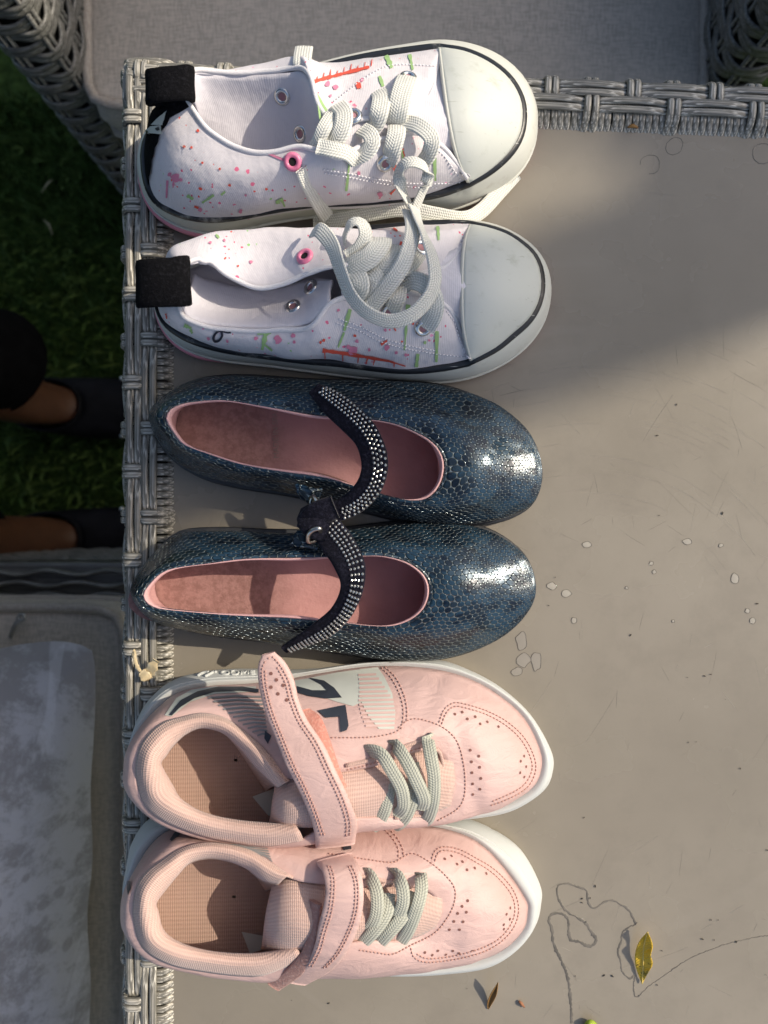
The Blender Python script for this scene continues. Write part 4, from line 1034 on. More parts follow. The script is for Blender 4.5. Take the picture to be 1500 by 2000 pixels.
for (x0, y0, x1, y1, w0, w1, c) in [(684, 604, 672, 645, 7, 6, 'green'), (672, 648, 660, 678, 6, 3, 'green'), (797, 595, 793, 640, 7, 5, 'green'), (793, 640, 790, 683, 5, 3, 'green'), (816, 690, 813, 716, 9, 5, 'green'), (853, 646, 852, 706, 7, 4, 'green'), (520, 650, 512, 682, 10, 6, 'green'), (512, 668, 532, 684, 5, 3, 'green'), (503, 652, 530, 650, 5, 5, 'green'), (630, 683, 680, 690, 7, 8, 'red'), (680, 690, 760, 704, 7, 4, 'red'), (760, 704, 792, 714, 4, 2, 'red'), (634, 686, 635, 700, 2.5, 2, 'red'), (669, 690, 670, 704, 2.5, 2, 'red'), (700, 694, 699, 708, 2.5, 1.5, 'red'), (718, 698, 715, 710, 2.5, 1.5, 'red'), (732, 700, 729, 712, 2.5, 1.5, 'red'), (770, 708, 770, 716, 2.5, 1.5, 'red'), (744, 672, 756, 664, 6, 5, 'red'), (808, 620, 806, 634, 5, 3, 'red'), (768, 636, 773, 646, 3, 2, 'red'), (768, 447, 776, 453, 4, 3, 'red'), (360, 634, 374, 640, 7, 5, 'green'), (372, 642, 376, 650, 5, 4, 'green'), (855, 443, 856, 470, 6, 5, 'green'), (325, 612, 327, 622, 3, 2, 'red'), (422, 459, 428, 466, 5, 4, 'green')]:
    B['paint'].append((c, streak(x0, y0, x1, y1, w0, w1, 5, int(x0))))
for (x, y, r, c) in [(543, 663, 7, 'rose'), (500, 660, 4, 'rose'), (407, 660, 3, 'rose'), (444, 665, 3, 'rose'), (573, 655, 4, 'rose'), (575, 667, 3, 'rose'), (626, 668, 2.5, 'red'), (632, 664, 3, 'red'), (693, 655, 3, 'red'), (690, 684, 9, 'rose'), (680, 676, 4, 'rose'), (697, 665, 4, 'rose'), (755, 678, 5, 'rose'), (721, 682, 3, 'rose'), (774, 688, 3, 'rose'), (793, 692, 3, 'rose'), (785, 478, 6, 'red'), (661, 606, 3, 'rose'), (411, 475, 3, 'rose'), (440, 505, 2.5, 'red'), (438, 470, 3, 'rose'), (490, 512, 3.5, 'rose'), (465, 520, 2, 'red'), (785, 666, 2, 'red'), (830, 668, 3, 'green'), (838, 664, 2.5, 'rose'), (752, 644, 3, 'rose')]:
    B['paint'].append((c, blob(x, y, r, 9, .35, int(x))))
hB, bvhB = hightop(B)
# inked loop written on the near side of the second high-top
pth = [onto(bvhB, x, y, .0006)[0] for x, y in [(451, 648), (444, 648), (430, 645), (421, 651), (417, 659), (420, 665), (428, 663), (434, 655), (433, 647), (436, 645)]]
V, F, UV = tube(spl(pth, 5), .00055, 6); mk('ink_mark', V, F, MAT['paint_ink'], hB)
# ------------------------------------------------------------------ navy snake-embossed bar shoes
rh_me = None
def rhinestone_mesh():
    V = []; F = []; n = 8
    for r, z in ((1, 0), (.82, .55), (.45, .8)):
        for k in range(n): a = 2*math.pi*k/n; V.append((r*.00074*math.cos(a), r*.00074*math.sin(a), z*.0009))
    for j in range(2):
        for k in range(n): F.append((j*n+k, j*n+(k+1) % n, (j+1)*n+(k+1) % n, (j+1)*n+k))
    F.append(tuple(2*n+k for k in range(n)))
    me = bpy.data.meshes.new('rhinestone'); me.from_pydata(V, [], F); me.materials.append(MAT['crystal']); me.update(); return me
rh_me = rhinestone_mesh()
def bar_shoe(D):
    ctr = P(*D['ctr'], 0)
    O = thing('bar_shoe', D['label'], 'shoe', ctr, 'navy snake-print bar shoe pair')
    n = len(D['pairs'])
    hb = 5.0
    sil = [P(x, y, 13+lift(x)) for (x, y), t, h in D['pairs']]
    feather = []
    for i, v in enumerate(sil):
        t = sil[(i+1) % n]-sil[i-1]; k = Vector((t.y, -t.x, 0)).normalized()
        if k.dot(v-ctr) < 0: k = -k
        feather.append((v, k))
    sole0 = [v+k*-.0030+Vector((0, 0, -.0128)) for v, k in feather]; sole1 = [v+k*.0010+Vector((0, 0, -.0124)) for v, k in feather]
    sole2 = [v+k*.0018+Vector((0, 0, -.0075)) for v, k in feather]; sole3 = [v+k*-.0010+Vector((0, 0, -.0066)) for v, k in feather]
    G = loft([[v+k*-.012+Vector((0, 0, -.0126)) for v, k in feather], sole0, sole1, sole2, sole3], 4, 3, True); V, F = gverts(G, True); mk('sole', V, F, MAT['sole_dark'], O)
    low = [v+k*-.0016+Vector((0, 0, -.0070)) for v, k in feather]
    top = [P(t[0], t[1], h) for s_, t, h in D['pairs']]
    mids = []
    for t in (.3, .55, .78):
        r = []
        for i, (a, b) in enumerate(zip(sil, top)):
            v = a.lerp(b, t); v.z = a.z+(b.z-a.z)*math.sin(t*math.pi/2)**(1.15)
            r.append(v)
        mids.append(r)
    G = loft([low, sil]+mids+[top], 6, 5, True)
    N = orient_out(G, gnormals(G, True), True)
    for j, row in enumerate(G):
        for i, v in enumerate(row):
            row[i] = v+N[j][i]*(mnoise.noise(Vector((v.x*40, v.y*40, v.z*40)))*.0014)*math.sin(math.pi*j/(len(G)-1))
    V, F = gverts(G, True); fl = N[5][5].dot(gnormals(G, True)[5][5]) < 0
    up = mk('upper', V, F, MAT['snake'], O, uv=guv_flat(G, N, ZT+.045), solid=.0014, mat2=MAT['lining_pink'], flip=fl)
    bvh = bvh_of((G, True))
    V, F, UV = tube(resample([v-N[-1][i]*.0003 for i, v in enumerate(G[-1])], 160, True), .0010, 7, True); mk('topline_binding', V, F, MAT['snake'], up, uv=[(a*1.0, b) for a, b in UV])
    # pink lining down to the footbed
    tl = resample(G[-1], 120, True); c = sum(tl, Vector())/120
    ins = []
    for v in tl:
        d = Vector((v.x-c.x, v.y-c.y, 0)); ins.append(v-d.normalized()*.0014)
    bt = []
    ss = resample(spl(sil, 6, True), 240, True)
    for v in tl:
        q = nearest_on(ss, v); d = Vector((c.x-q.x, c.y-q.y, 0))
        w = v.lerp(q, .35); w.z = q.z-.003+.0018; bt.append(w)
    for _ in range(4): bt = [(bt[i-1]+bt[i]*2+bt[(i+1) % 120])/4 for i in range(120)]
    md = [a.lerp(b, .5)+(b-a)*0 for a, b in zip(ins, bt)]
    lip = [v+Vector((0, 0, .0004)) for v in ins]
    L = loft([lip, [a.lerp(b, .12)-Vector((a.x-c.x, a.y-c.y, 0)).normalized()*.0012 for a, b in zip(ins, bt)], md, bt], 1, 4, True)
    V, F = gverts(L, True); mk('lining', V, F, MAT['lining_pink'], O, solid=.0008, offset=0)
    # footbed: slightly dished grid, front paler, heel worn
    big = [P(x, y, 0) for x, y in D['footbed']]; bl = resample(spl(big, 6, True), 90, True); cc = sum(bl, Vector())/90
    xs = [v.x for v in bl]; rows = []
    for j in range(9):
        t = j/8; rows.append([Vector((*(cc.lerp(v, t)).xy, ZT+.0098+.0025*t*t+.001*lift(750+(cc.lerp(v, t)).x/S0))) for v in bl])
    V, F = gverts(rows, True)
    me = mk('footbed', V, F, MAT['footbed'], O, uv=[(v.x, v.y) for v in V])
    if 'edge' in D:
        V, F, UV = tube(smooth_path(PP(D['edge']), .003), .0006, 6); mk('footbed_seam', V, F, MAT['insole_worn'], me)
    # strap
    a, b = PP(D['strapL']), PP(D['strapR'])
    cen = [(p+q)/2 for p, q in zip(a, b)]; wid = [(p-q).length for p, q in zip(a, b)]
    cs = spl(cen, 8); wd = [w.x for w in spl([Vector((w, 0, 0)) for w in wid], 8)]
    sid = [v.normalized() for v in spl([(q-p) for p, q in zip(a, b)], 8)]
    ups = []
    for i in range(len(cs)):
        t = (cs[min(i+1, len(cs)-1)]-cs[max(i-1, 0)]).normalized(); u = sid[i].cross(t)
        if u.z < 0: u = -u
        ups.append(u)
    V, F, UV = ribbon(cs, wd, .0024, ups=ups, crown=.1); stp = mk('strap', V, F, MAT['velvet'], O, uv=UV)
    fr = frames(cs, ups=ups); acc = 0; last = -1
    side = 1 if fr[len(fr)//2][1].dot(sid[len(fr)//2]) > 0 else -1
    k = 0; dist = 0; rw = 0
    L = [0]
    for i in range(1, len(cs)): L.append(L[-1]+(cs[i]-cs[i-1]).length)
    i0, i1 = D['gem']; s = L[-1]*i0; rg2 = random.Random(5)
    while s < L[-1]*i1:
        i = next(q for q in range(len(L)) if L[q] >= s); w = wd[i]/2
        for m_ in range(4):
            off = side*w*(.02+.27*m_+.0*(k % 2))
            c_ = cs[i]+fr[i][1]*off+fr[i][0]*(s-L[i]+rg2.uniform(-.00012, .00012)+(.0009 if m_ % 2 and D.get('stag') else 0))+fr[i][2]*(.00132 if m_ < 3 else .0011)
            q = fr[i][2].copy()
            if m_ == 3: q = (q+fr[i][1]*side*.4).normalized()
            inst('rhinestone', rh_me, O, c_, quat=q.to_track_quat('Z', 'Y'))
        s += .00225; k += 1
    if 'fold' in D:
        d = smooth_path(PP(D['fold']), .002); V, F, UV = ribbon(d, [.0125-.004*abs(i/(len(d)-1)-.35) for i in range(len(d))], .0038, ups=[Vector(D['fold_up']).normalized()]*len(d)); mk('strap_end', V, F, MAT['velvet'], stp)
    # metal ring
    pts = spl(PP(D['ring']), 8, True); V, F, UV = tube(pts, .0011, 8, True); mk('strap_ring', V, F, MAT['ring'], O)
    d = smooth_path(PP(D['keeper']), .002); V, F, UV = ribbon(d, .009, .002, ups=[Vector((0, .5*D['ksg'], .8)).normalized()]*len(d)); mk('ring_keeper', V, F, MAT['snake'], O, uv=UV)
    return O, bvh
def m_footbed():
    m = Mt('pink_leather_footbed', (.42, .22, .21), .55, spec=.3); uv = m.co('UV'); o = m.co()
    x = m.n('SeparateXYZ', {'Vector': uv}).outputs[0]
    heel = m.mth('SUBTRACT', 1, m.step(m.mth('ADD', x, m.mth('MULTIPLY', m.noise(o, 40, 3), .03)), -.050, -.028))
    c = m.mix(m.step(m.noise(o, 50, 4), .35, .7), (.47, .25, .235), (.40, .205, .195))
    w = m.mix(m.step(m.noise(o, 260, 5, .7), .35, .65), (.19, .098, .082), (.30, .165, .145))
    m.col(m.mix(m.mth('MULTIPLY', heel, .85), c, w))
    m.bump(m.noise(o, 420, 4, .6), .35, .001); return m.m
MAT['footbed'] = m_footbed()
HT = [47, 46, 44, 42, 40, 38, 37, 37, 37, 37, 37, 38, 38.5, 39, 38.5, 38, 37, 37, 37, 37, 37, 38, 40, 42, 44, 46]
Cp = [((292, 820), (320, 817)), ((300, 793), (327, 801)), ((330, 767), (342, 792)), ((380, 741), (370, 785)), ((453, 732), (433, 780)), ((540, 736), (510, 791)), ((620, 741), (590, 804)), ((713, 742), (680, 814)), ((790, 745), (740, 819)), ((860, 751), (785, 830)), ((925, 771), (825, 849)), ((985, 800), (852, 868)), ((1037, 850), (867, 890)), ((1058, 918), (871, 914)), ((1044, 976), (865, 942)), ((1008, 1004), (850, 965)), ((960, 1018), (828, 978)), ((890, 1023), (797, 980)), ((800, 1016), (755, 972)), ((720, 998), (700, 955)), ((640, 980), (640, 938)), ((560, 962), (560, 926)), ((470, 948), (470, 909)), ((400, 931), (405, 888)), ((345, 902), (355, 868)), ((308, 862), (332, 840))]
Dp = [((255, 1153), (275, 1163)), ((268, 1122), (285, 1145)), ((300, 1082), (310, 1120)), ((345, 1044), (345, 1107)), ((420, 1037), (410, 1098)), ((500, 1040), (480, 1089)), ((580, 1041), (560, 1086)), ((660, 1037), (635, 1085)), ((747, 1027), (700, 1083)), ((830, 1021), (745, 1083)), ((905, 1026), (785, 1092)), ((970, 1045), (813, 1106)), ((1025, 1088), (834, 1126)), ((1045, 1142), (842, 1150)), ((1033, 1190), (838, 1175)), ((988, 1238), (825, 1196)), ((920, 1273), (800, 1214)), ((840, 1290), (765, 1225)), ((747, 1288), (713, 1224)), ((670, 1278), (660, 1217)), ((590, 1266), (590, 1213)), ((510, 1253), (510, 1207)), ((430, 1244), (430, 1202)), ((355, 1230), (360, 1196)), ((300, 1212), (312, 1190)), ((268, 1184), (285, 1180))]
oC, bvhC = bar_shoe(dict(ctr=(690, 880), label='navy snake-print bar shoe with shaded brown heel, next to the white high-tops', pairs=[(a, b, h) for (a, b), h in zip(Cp, HT)],
  footbed=[(318, 820), (345, 785), (430, 772), (560, 785), (700, 795), (830, 815), (890, 870), (895, 930), (860, 985), (780, 995), (680, 965), (560, 935), (450, 915), (360, 880), (325, 850)],
  edge=[(540, 921, 12), (600, 922, 13), (650, 932, 14), (690, 948, 15)],
  strapL=[(600, 762, 37), (630, 803, 42), (663, 833, 48), (692, 863, 52), (705, 900, 54), (705, 930, 53), (692, 957, 49), (665, 980, 44), (628, 994, 40)], strapR=[(628, 758, 38), (672, 775, 44), (712, 808, 50), (740, 843, 55), (756, 885, 57), (755, 922, 56), (740, 958, 52), (708, 990, 47), (655, 1018, 43)], gem=(.05, .93), stag=True,
  fold=[(655, 990, 46), (625, 1002, 45), (606, 1016, 42), (603, 1026, 40), (625, 1026, 38)], fold_up=(-.2, -.3, 1),
  ring=[(611, 970, 42), (618, 980, 45), (617, 998, 45), (610, 1002, 42), (607, 985, 40)], keeper=[(584, 960, 33), (596, 964, 36), (609, 970, 38), (622, 968, 35)], ksg=-1))
oD, bvhD = bar_shoe(dict(ctr=(670, 1160), label='navy snake-print bar shoe with sunlit pink insole, next to the pink trainers', pairs=[(a, b, h) for (a, b), h in zip(Dp, HT)],
  footbed=[(275, 1162), (300, 1118), (380, 1085), (520, 1072), (660, 1070), (780, 1078), (850, 1110), (868, 1155), (845, 1210), (770, 1240), (660, 1232), (540, 1222), (420, 1215), (320, 1203), (285, 1185)],
  strapL=[(604, 1034, 40), (624, 1062, 44), (643, 1086, 49), (657, 1112, 53), (665, 1142, 54), (659, 1170, 52), (641, 1198, 48), (610, 1221, 43), (552, 1262, 33)], strapR=[(655, 1012, 43), (684, 1046, 47), (702, 1077, 52), (714, 1110, 56), (711, 1145, 57), (699, 1178, 55), (680, 1209, 50), (645, 1240, 44), (560, 1274, 31)], gem=(.02, .98), stag=False,
  fold=[(640, 1036, 44), (618, 1028, 45), (604, 1018, 43), (606, 1006, 40), (628, 1002, 38)], fold_up=(-.2, .2, 1),
  ring=[(604, 1058, 44), (602, 1046, 47), (610, 1036, 49), (625, 1033, 49), (622, 1050, 42)], keeper=[(575, 1051, 34), (590, 1053, 36), (604, 1054, 37), (618, 1058, 35)], ksg=1))
# worn heart stamp on the heel of the first one
def heart(cx, cy, r):
    pts = []
    for k in range(24):
        t = 2*math.pi*k/24; pts.append((cx-r*(13*math.cos(t)-5*math.cos(2*t)-2*math.cos(3*t)-math.cos(4*t))/16*-1, cy+r*(16*math.sin(t)**3)/16))
    return pts
MAT['stamp'] = plain('worn_foil_stamp', (.30, .22, .185), .5, nz=.7)
hp = [P(x, y, 14.6) for x, y in heart(446, 828, 17)]
V, F, UV = ribbon(hp+[hp[0]], .0016, .0002); mk('foil_stamp', V, F, MAT['stamp'], oC)
fc = bpy.data.curves.new('lettering', 'FONT'); fc.body = 'MADE IN SPAIN'; fc.size = .0040; fc.align_x = 'CENTER'; fc.extrude = .00004; fc.materials.append(MAT['stamp'])
fo_ = bpy.data.objects.new('foil_lettering', fc); C.objects.link(fo_); me_ = bpy.data.meshes.new_from_object(fo_.evaluated_get(bpy.context.evaluated_depsgraph_get())); bpy.data.objects.remove(fo_)
fo_ = bpy.data.objects.new('foil_lettering', me_); C.objects.link(fo_); fo_.parent = oC; fo_.location = P(543, 842, 14.2)-rootloc(oC); fo_.rotation_euler = (0, 0, R(92))
# ------------------------------------------------------------------ pink trainers
def trainer(D):
    ctr = P(*D['ctr'], 0)
    O = thing('pink_trainer', D['label'], 'trainer', ctr, 'pink trainer pair')
    n = len(D['M'])
    M_ = [P(x, y, 11+lift(x)) for x, y in D['M']]; Bt = [P(x, y, 21+lift(x)*.7) for x, y in D['b']]; Tp = [P(*t) for t in D['t']]
    def outw(loop, d, dz):
        out = []
        for i in range(len(loop)):
            t = loop[(i+1) % len(loop)]-loop[i-1]; k = Vector((t.y, -t.x, 0)).normalized()
            if k.dot(loop[i]-ctr) < 0: k = -k
            out.append(loop[i]+k*d+Vector((0, 0, dz)))
        return out
    rim_ = [a.lerp(b, .5)+Vector((0, 0, .0035)) for a, b in zip(M_, Bt)]
    G = loft([outw(M_, -.014, -.0108), outw(M_, -.003, -.0110), outw(M_, -.0008, -.008), M_, rim_, outw(Bt, .0014, .0002), outw(Bt, -.001, -.0012)], 6, 4, True)
    for j, row in enumerate(G):
        for i, v in enumerate(row):      # shallow tread notches at the foot of the foam
            if 4 <= j <= 9 and (i % 6) in (0,): row[i] = v.lerp(ctr, .004)
    V, F = gverts(G, True); ms = mk('midsole', V, F, MAT['eva'], O)
    V, F, UV = tube(resample(outw(spl(rim_, 6, True), .0003, -.0012), 220, True), .0006, 6, True); mk('midsole_groove', V, F, MAT['eva'], ms)
    bm_ = bvh_of((G, True))
    # upper shell
    rails = dome_rails(outw(Bt, -.0006, -.001), Tp, 4, .8)
    for k in (1, 2, 3):
        for i in range(n):
            v = rails[k][i]; w = D.get('bulge', .0022)
            d = Vector((v.x-ctr.x, (v.y-ctr.y)*2.5, 0)).normalized(); rails[k][i] = v+d*w*math.sin(math.pi*k/4)
    G = loft(rails, 6, 5, True); N = orient_out(G, gnormals(G, True), True)
    for j, row in enumerate(G):
        for i, v in enumerate(row):
            fx = max(0, min(1, (v.x-P(800, 0).x)/.03))
            q = mnoise.noise(Vector((v.x*60, v.y*45, v.z*50)))*.0011+mnoise.noise(Vector((v.x*150, v.y*70, v.z*100)))*.0005
            for (cx, cy, dx, dy, sg, dep) in D.get('creases', []):
                c0 = P(cx, cy, 40); u = (v.x-c0.x)*dx+(v.y-c0.y)*dy; w = -(v.x-c0.x)*dy+(v.y-c0.y)*dx
                q -= dep*math.exp(-(u/.0035)**2-(w/.016)**2)
            row[i] = v+N[j][i]*q*math.sin(math.pi*min(1, j/(len(G)-1)*1.02))*(.4+.6*fx)
    V, F = gverts(G, True); fl = N[5][5].dot(gnormals(G, True)[5][5]) < 0
    up = mk('upper', V, F, MAT['pleather'], O, uv=guv_flat(G, N, ZT+.06), solid=.0016, flip=fl)
    bvh = bvh_of((G, True))
    # padded collar and lining
    ci = D['collar']            # list of (outer, crest, inner, deep) points
    rails = [[P(*c[k]) for c in ci] for k in range(len(ci[0]))]
    G2 = loft(rails, 6, 5); 
    nc = 1
    rows_c = G2[:5*2+3]; rows_i = G2[5*2+2:]
    V, F = gverts(rows_c); mk('collar', V, F, MAT['mesh'], O, uv=guv_arc(rows_c), solid=.001, offset=0)
    V, F = gverts(rows_i); mk('heel_lining', V, F, MAT['inmesh'], O, uv=guv_arc(rows_i), solid=.001, offset=0)
    # footbed
    fb = [P(x, y, 24+lift(x)) for x, y in D['footbed']]; fl_ = spl(fb, 5, True); c = sum(fl_, Vector())/len(fl_)
    rows = [[c.lerp(v, t) for v in fl_] for t in (0.02, .5, 1)]; V, F = gverts(rows, True); fbo = mk('footbed', V, F, MAT['inmesh'], O, uv=[(v.x, v.y) for v in V])
    if 'patch' in D:
        pv = [P(x, y, 25.2+lift(x)) for x, y in D['patch']]; mk('footbed_label', pv, [tuple(range(len(pv)))], MAT['print_white'], fbo)
    # tongue
    G3 = loft([PP(r) for r in D['tongue']], 5, 5)
    V, F = gverts(G3); mk('tongue', V, F, MAT['mesh'], O, uv=guv_arc(G3), solid=.004, offset=0)
    # eyestay welt round the lacing slot
    if 'welt' in D:
        p = [onto(bvh, x, y, .0004)[0] for x, y in D['welt']]; V, F, UV = tube(smooth_path(p, .002), .0009, 6); mk('eyestay_edge', V, F, MAT['mesh'], O, uv=UV)
    return O, bvh, bm_
def band_between(name, O, a, b, mat, t=.003, uv=True, parent=None, crown=.1):
    a, b = PP(a), PP(b); cs = spl([(p+q)/2 for p, q in zip(a, b)], 8); wd = [w.x for w in spl([Vector(((p-q).length, 0, 0)) for p, q in zip(a, b)], 8)]
    sid = [v.normalized() for v in spl([(q-p) for p, q in zip(a, b)], 8)]; ups = []
    for i in range(len(cs)):
        tt = (cs[min(i+1, len(cs)-1)]-cs[max(i-1, 0)]).normalized(); u = sid[i].cross(tt); ups.append(u if u.dot(CAMP-cs[i]) > 0 else -u)
    V, F, UV = ribbon(cs, wd, t, ups=ups, crown=crown)
    o = mk(name, V, F, mat, parent or O, uv=UV); return o, BVHTree.FromPolygons(V, F)
def perforations(O, bvh, pts, r=.0007):
    for x, y in pts:
        c, nn = onto(bvh, x, y, .00025); V, F = disc(c, nn, r, 9); mk('perforation', V, F, MAT['perf'], O)
MAT['perf'] = plain('perforation_shadow', (.19, .085, .07), .9)
Em = [(252, 1490), (254, 1455), (266, 1410), (290, 1368), (335, 1331), (405, 1313), (480, 1309), (550, 1311), (620, 1308), (690, 1299), (745, 1293), (800, 1289), (862, 1292), (920, 1312), (980, 1345), (1037, 1397), (1076, 1465), (1080, 1505), (1062, 1543), (1005, 1580), (940, 1594), (870, 1600), (800, 1604), (730, 1606), (650, 1610), (560, 1615), (470, 1612), (390, 1598), (315, 1572), (270, 1538), (255, 1513)]
Eb = [(256, 1490), (258, 1465), (272, 1430), (300, 1388), (345, 1352), (410, 1338), (480, 1334), (550, 1326), (620, 1314), (690, 1303), (740, 1299), (800, 1300), (860, 1307), (915, 1323), (970, 1352), (1025, 1400), (1058, 1465), (1060, 1508), (1040, 1545), (990, 1574), (930, 1587), (870, 1592), (800, 1598), (730, 1602), (650, 1606), (560, 1610), (470, 1606), (390, 1592), (320, 1566), (278, 1532), (260, 1510)]
Et = [(270, 1492, 64), (275, 1462, 64), (290, 1435, 62), (318, 1412, 59), (352, 1402, 56), (395, 1394, 54), (440, 1404, 54), (482, 1434, 55), (520, 1470, 58), (560, 1520, 62), (640, 1512, 61), (730, 1497, 57), (800, 1473, 53), (845, 1464, 50), (862, 1475, 49), (872, 1495, 48), (877, 1515, 48), (875, 1535, 48), (868, 1555, 48), (855, 1573, 48), (830, 1590, 49), (780, 1596, 53), (720, 1598, 58), (650, 1605, 61), (590, 1640, 58), (520, 1652, 55), (453, 1645, 54), (387, 1630, 55), (320, 1603, 58), (283, 1570, 61), (266, 1530, 64)]
# outer, crest, inner lip, wall, deep
Ecol = [((565, 1525, 61), (556, 1530, 64), (545, 1536, 62), (535, 1535, 50), (520, 1545, 30)), ((520, 1470, 58), (514, 1482, 63), (505, 1497, 59), (500, 1500, 48), (490, 1500, 26)), ((482, 1434, 55), (479, 1446, 60), (473, 1461, 56), (468, 1462, 44), (460, 1455, 24)), ((440, 1404, 54), (440, 1416, 59), (438, 1430, 55), (436, 1430, 42), (430, 1425, 24)), ((395, 1394, 54), (396, 1406, 59), (395, 1419, 55), (395, 1420, 42), (392, 1410, 24)), ((352, 1402, 56), (358, 1414, 61), (362, 1430, 57), (362, 1432, 44), (360, 1415, 26)), ((318, 1412, 59), (328, 1430, 64), (336, 1453, 60), (336, 1455, 46), (330, 1430, 30)), ((290, 1435, 62), (305, 1455, 67), (322, 1474, 62), (318, 1475, 48), (305, 1455, 32)), ((272, 1466, 64), (292, 1480, 69), (313, 1488, 63), (305, 1490, 50), (290, 1485, 32)), ((267, 1515, 64), (290, 1512, 69), (318, 1504, 63), (308, 1512, 50), (290, 1512, 32)), ((283, 1570, 61), (303, 1553, 68), (334, 1532, 62), (325, 1545, 48), (310, 1545, 30)), ((320, 1603, 58), (336, 1582, 65), (353, 1562, 60), (350, 1580, 46), (350, 1580, 28)), ((387, 1630, 55), (393, 1608, 62), (396, 1588, 57), (395, 1606, 44), (400, 1598, 26)), ((453, 1645, 54), (455, 1622, 61), (455, 1602, 56), (455, 1622, 44), (460, 1608, 26)), ((520, 1652, 55), (522, 1630, 62), (524, 1609, 57), (522, 1628, 46), (525, 1612, 28)), ((592, 1640, 58), (586, 1626, 63), (578, 1613, 60), (576, 1622, 50), (575, 1612, 32))]
oE, bvE, bmE = trainer(dict(ctr=(660, 1460), label='pink trainer with lifted pointed strap tip, between the navy shoes and its mate', M=Em, b=Eb, t=Et, collar=Ecol,
  footbed=[(275, 1490), (300, 1420), (380, 1365), (500, 1355), (620, 1365), (640, 1480), (640, 1590), (520, 1612), (400, 1600), (320, 1570)],
  patch=[(493, 1556), (535, 1540), (545, 1600), (523, 1592)],
  tongue=[[(880, 1472, 45), (820, 1466, 47), (740, 1484, 51), (650, 1498, 55), (570, 1515, 56), (545, 1530, 50)], [(885, 1520, 47), (820, 1530, 54), (740, 1545, 59), (650, 1560, 64), (570, 1570, 65), (538, 1572, 55)], [(878, 1570, 46), (820, 1592, 48), (740, 1602, 52), (650, 1608, 56), (570, 1608, 58), (530, 1605, 48)]],
  welt=[(680, 1508), (745, 1496), (800, 1476), (835, 1467), (858, 1474), (872, 1500), (877, 1520), (870, 1552), (855, 1574), (830, 1590), (770, 1597)],
  creases=[(842, 1345, .8, -.55, 1, .0016), (860, 1350, .85, -.5, 1, .0012), (893, 1440, .95, .2, 1, .0014), (925, 1560, .9, .3, 1, .0012)]))
ST2 = lambda path, d: [path, [(x+d[0], y+d[1]) for x, y in path]]
toeE = [(857, 1413), (867, 1387), (887, 1373), (913, 1377), (953, 1390), (990, 1410), (1020, 1437), (1038, 1467), (1046, 1497), (1037, 1527), (1017, 1547), (987, 1562), (957, 1573)]
toeE2 = [(862, 1416), (872, 1392), (888, 1380), (912, 1384), (950, 1396), (986, 1416), (1014, 1441), (1031, 1469), (1039, 1497), (1030, 1523), (1012, 1541), (984, 1555), (960, 1565)]
vampE = [(777, 1423), (797, 1407), (820, 1405), (860, 1418), (887, 1440), (900, 1467), (908, 1510), (907, 1553), (893, 1580), (853, 1603)]
sideE = [(750, 1302), (772, 1323), (789, 1357), (795, 1387), (794, 1410)]; sideE2 = [(743, 1303), (765, 1326), (782, 1360), (788, 1390), (786, 1414)]
stitches([toeE, toeE2, vampE, sideE, sideE2, [(645, 1441), (720, 1440), (767, 1432), (787, 1420)], [(676, 1504), (740, 1488), (800, 1467), (830, 1458)]], bvE, MAT['thread'], oE, r=.0003)
z10 = lambda L: [(620+x/3, 1260+y/3) for x, y in L]; z12 = lambda L: [(620+x/3, 1560+y/3) for x, y in L]
perforations(oE, bvE, z10([(805, 405), (848, 393), (878, 433), (924, 420), (953, 462), (995, 450), (1060, 478), (895, 615), (945, 650), (902, 683), (950, 715), (905, 747), (957, 780), (909, 812), (952, 843), (910, 874), (1210, 650), (1190, 680), (1222, 712), (1187, 747), (1211, 772)]))
# printed side panel
decal('side_print', [(560, 1333), (600, 1326), (660, 1314), (712, 1307), (738, 1304), (752, 1325), (766, 1355), (772, 1392), (770, 1424), (740, 1424), (720, 1400), (706, 1372), (690, 1380), (660, 1372), (620, 1358), (575, 1348)], bvE, MAT['print_white'], oE, .0003)
for k in range(13):
    y = 1318+k*8.2; xl = 700+2*math.sin(k*.5)+(k-6)*(2.4 if k > 6 else 0); xr = 735+min(36, k*5.5)
    if k < 13: decal('stripe_print', [(xl, y), (xr, y-1.5), (xr, y+2.8), (xl, y+4.2)], bvE, MAT['print_pink'], oE, .00055, step=12)
decal('letter_print', [(602, 1325), (633, 1331), (653, 1345), (668, 1364), (637, 1366), (603, 1361), (580, 1354), (580, 1342), (610, 1350), (638, 1350), (628, 1339)], bvE, MAT['print_navy'], oE, .0006)
decal('letter_print', [(620, 1389), (675, 1378), (681, 1418), (677, 1427), (665, 1431), (663, 1401), (636, 1403)], bvE, MAT['print_navy'], oE, .0006)
decal('letter_print', [(518, 1427), (531, 1437), (524, 1453), (517, 1442)], bvE, MAT['print_navy'], oE, .0006)
decal('heel_print', [(322, 1398), (345, 1364), (375, 1348), (420, 1342), (500, 1342), (500, 1352), (420, 1356), (372, 1372), (335, 1400)], bvE, MAT['print_white'], oE, .0003)
decal('heel_print', [(330, 1398), (353, 1370), (387, 1352), (427, 1343), (473, 1343), (505, 1348), (505, 1355), (470, 1351), (420, 1353), (380, 1366), (353, 1383), (336, 1399)], bvE, MAT['print_navy'], oE, .0006)
for k in range(11):
    y = 1361+k*7.2; xl = 408+k*9.5; xr = 512+min(12, k*1.2)
    if xl < xr-8: decal('stripe_print', [(xl, y+2), ((xl+xr)/2, y-2), (xr, y), (xr, y+3.6), ((xl+xr)/2, y+1.8), (xl, y+5.6)], bvE, MAT['print_grey'], oE, .0005, step=12)
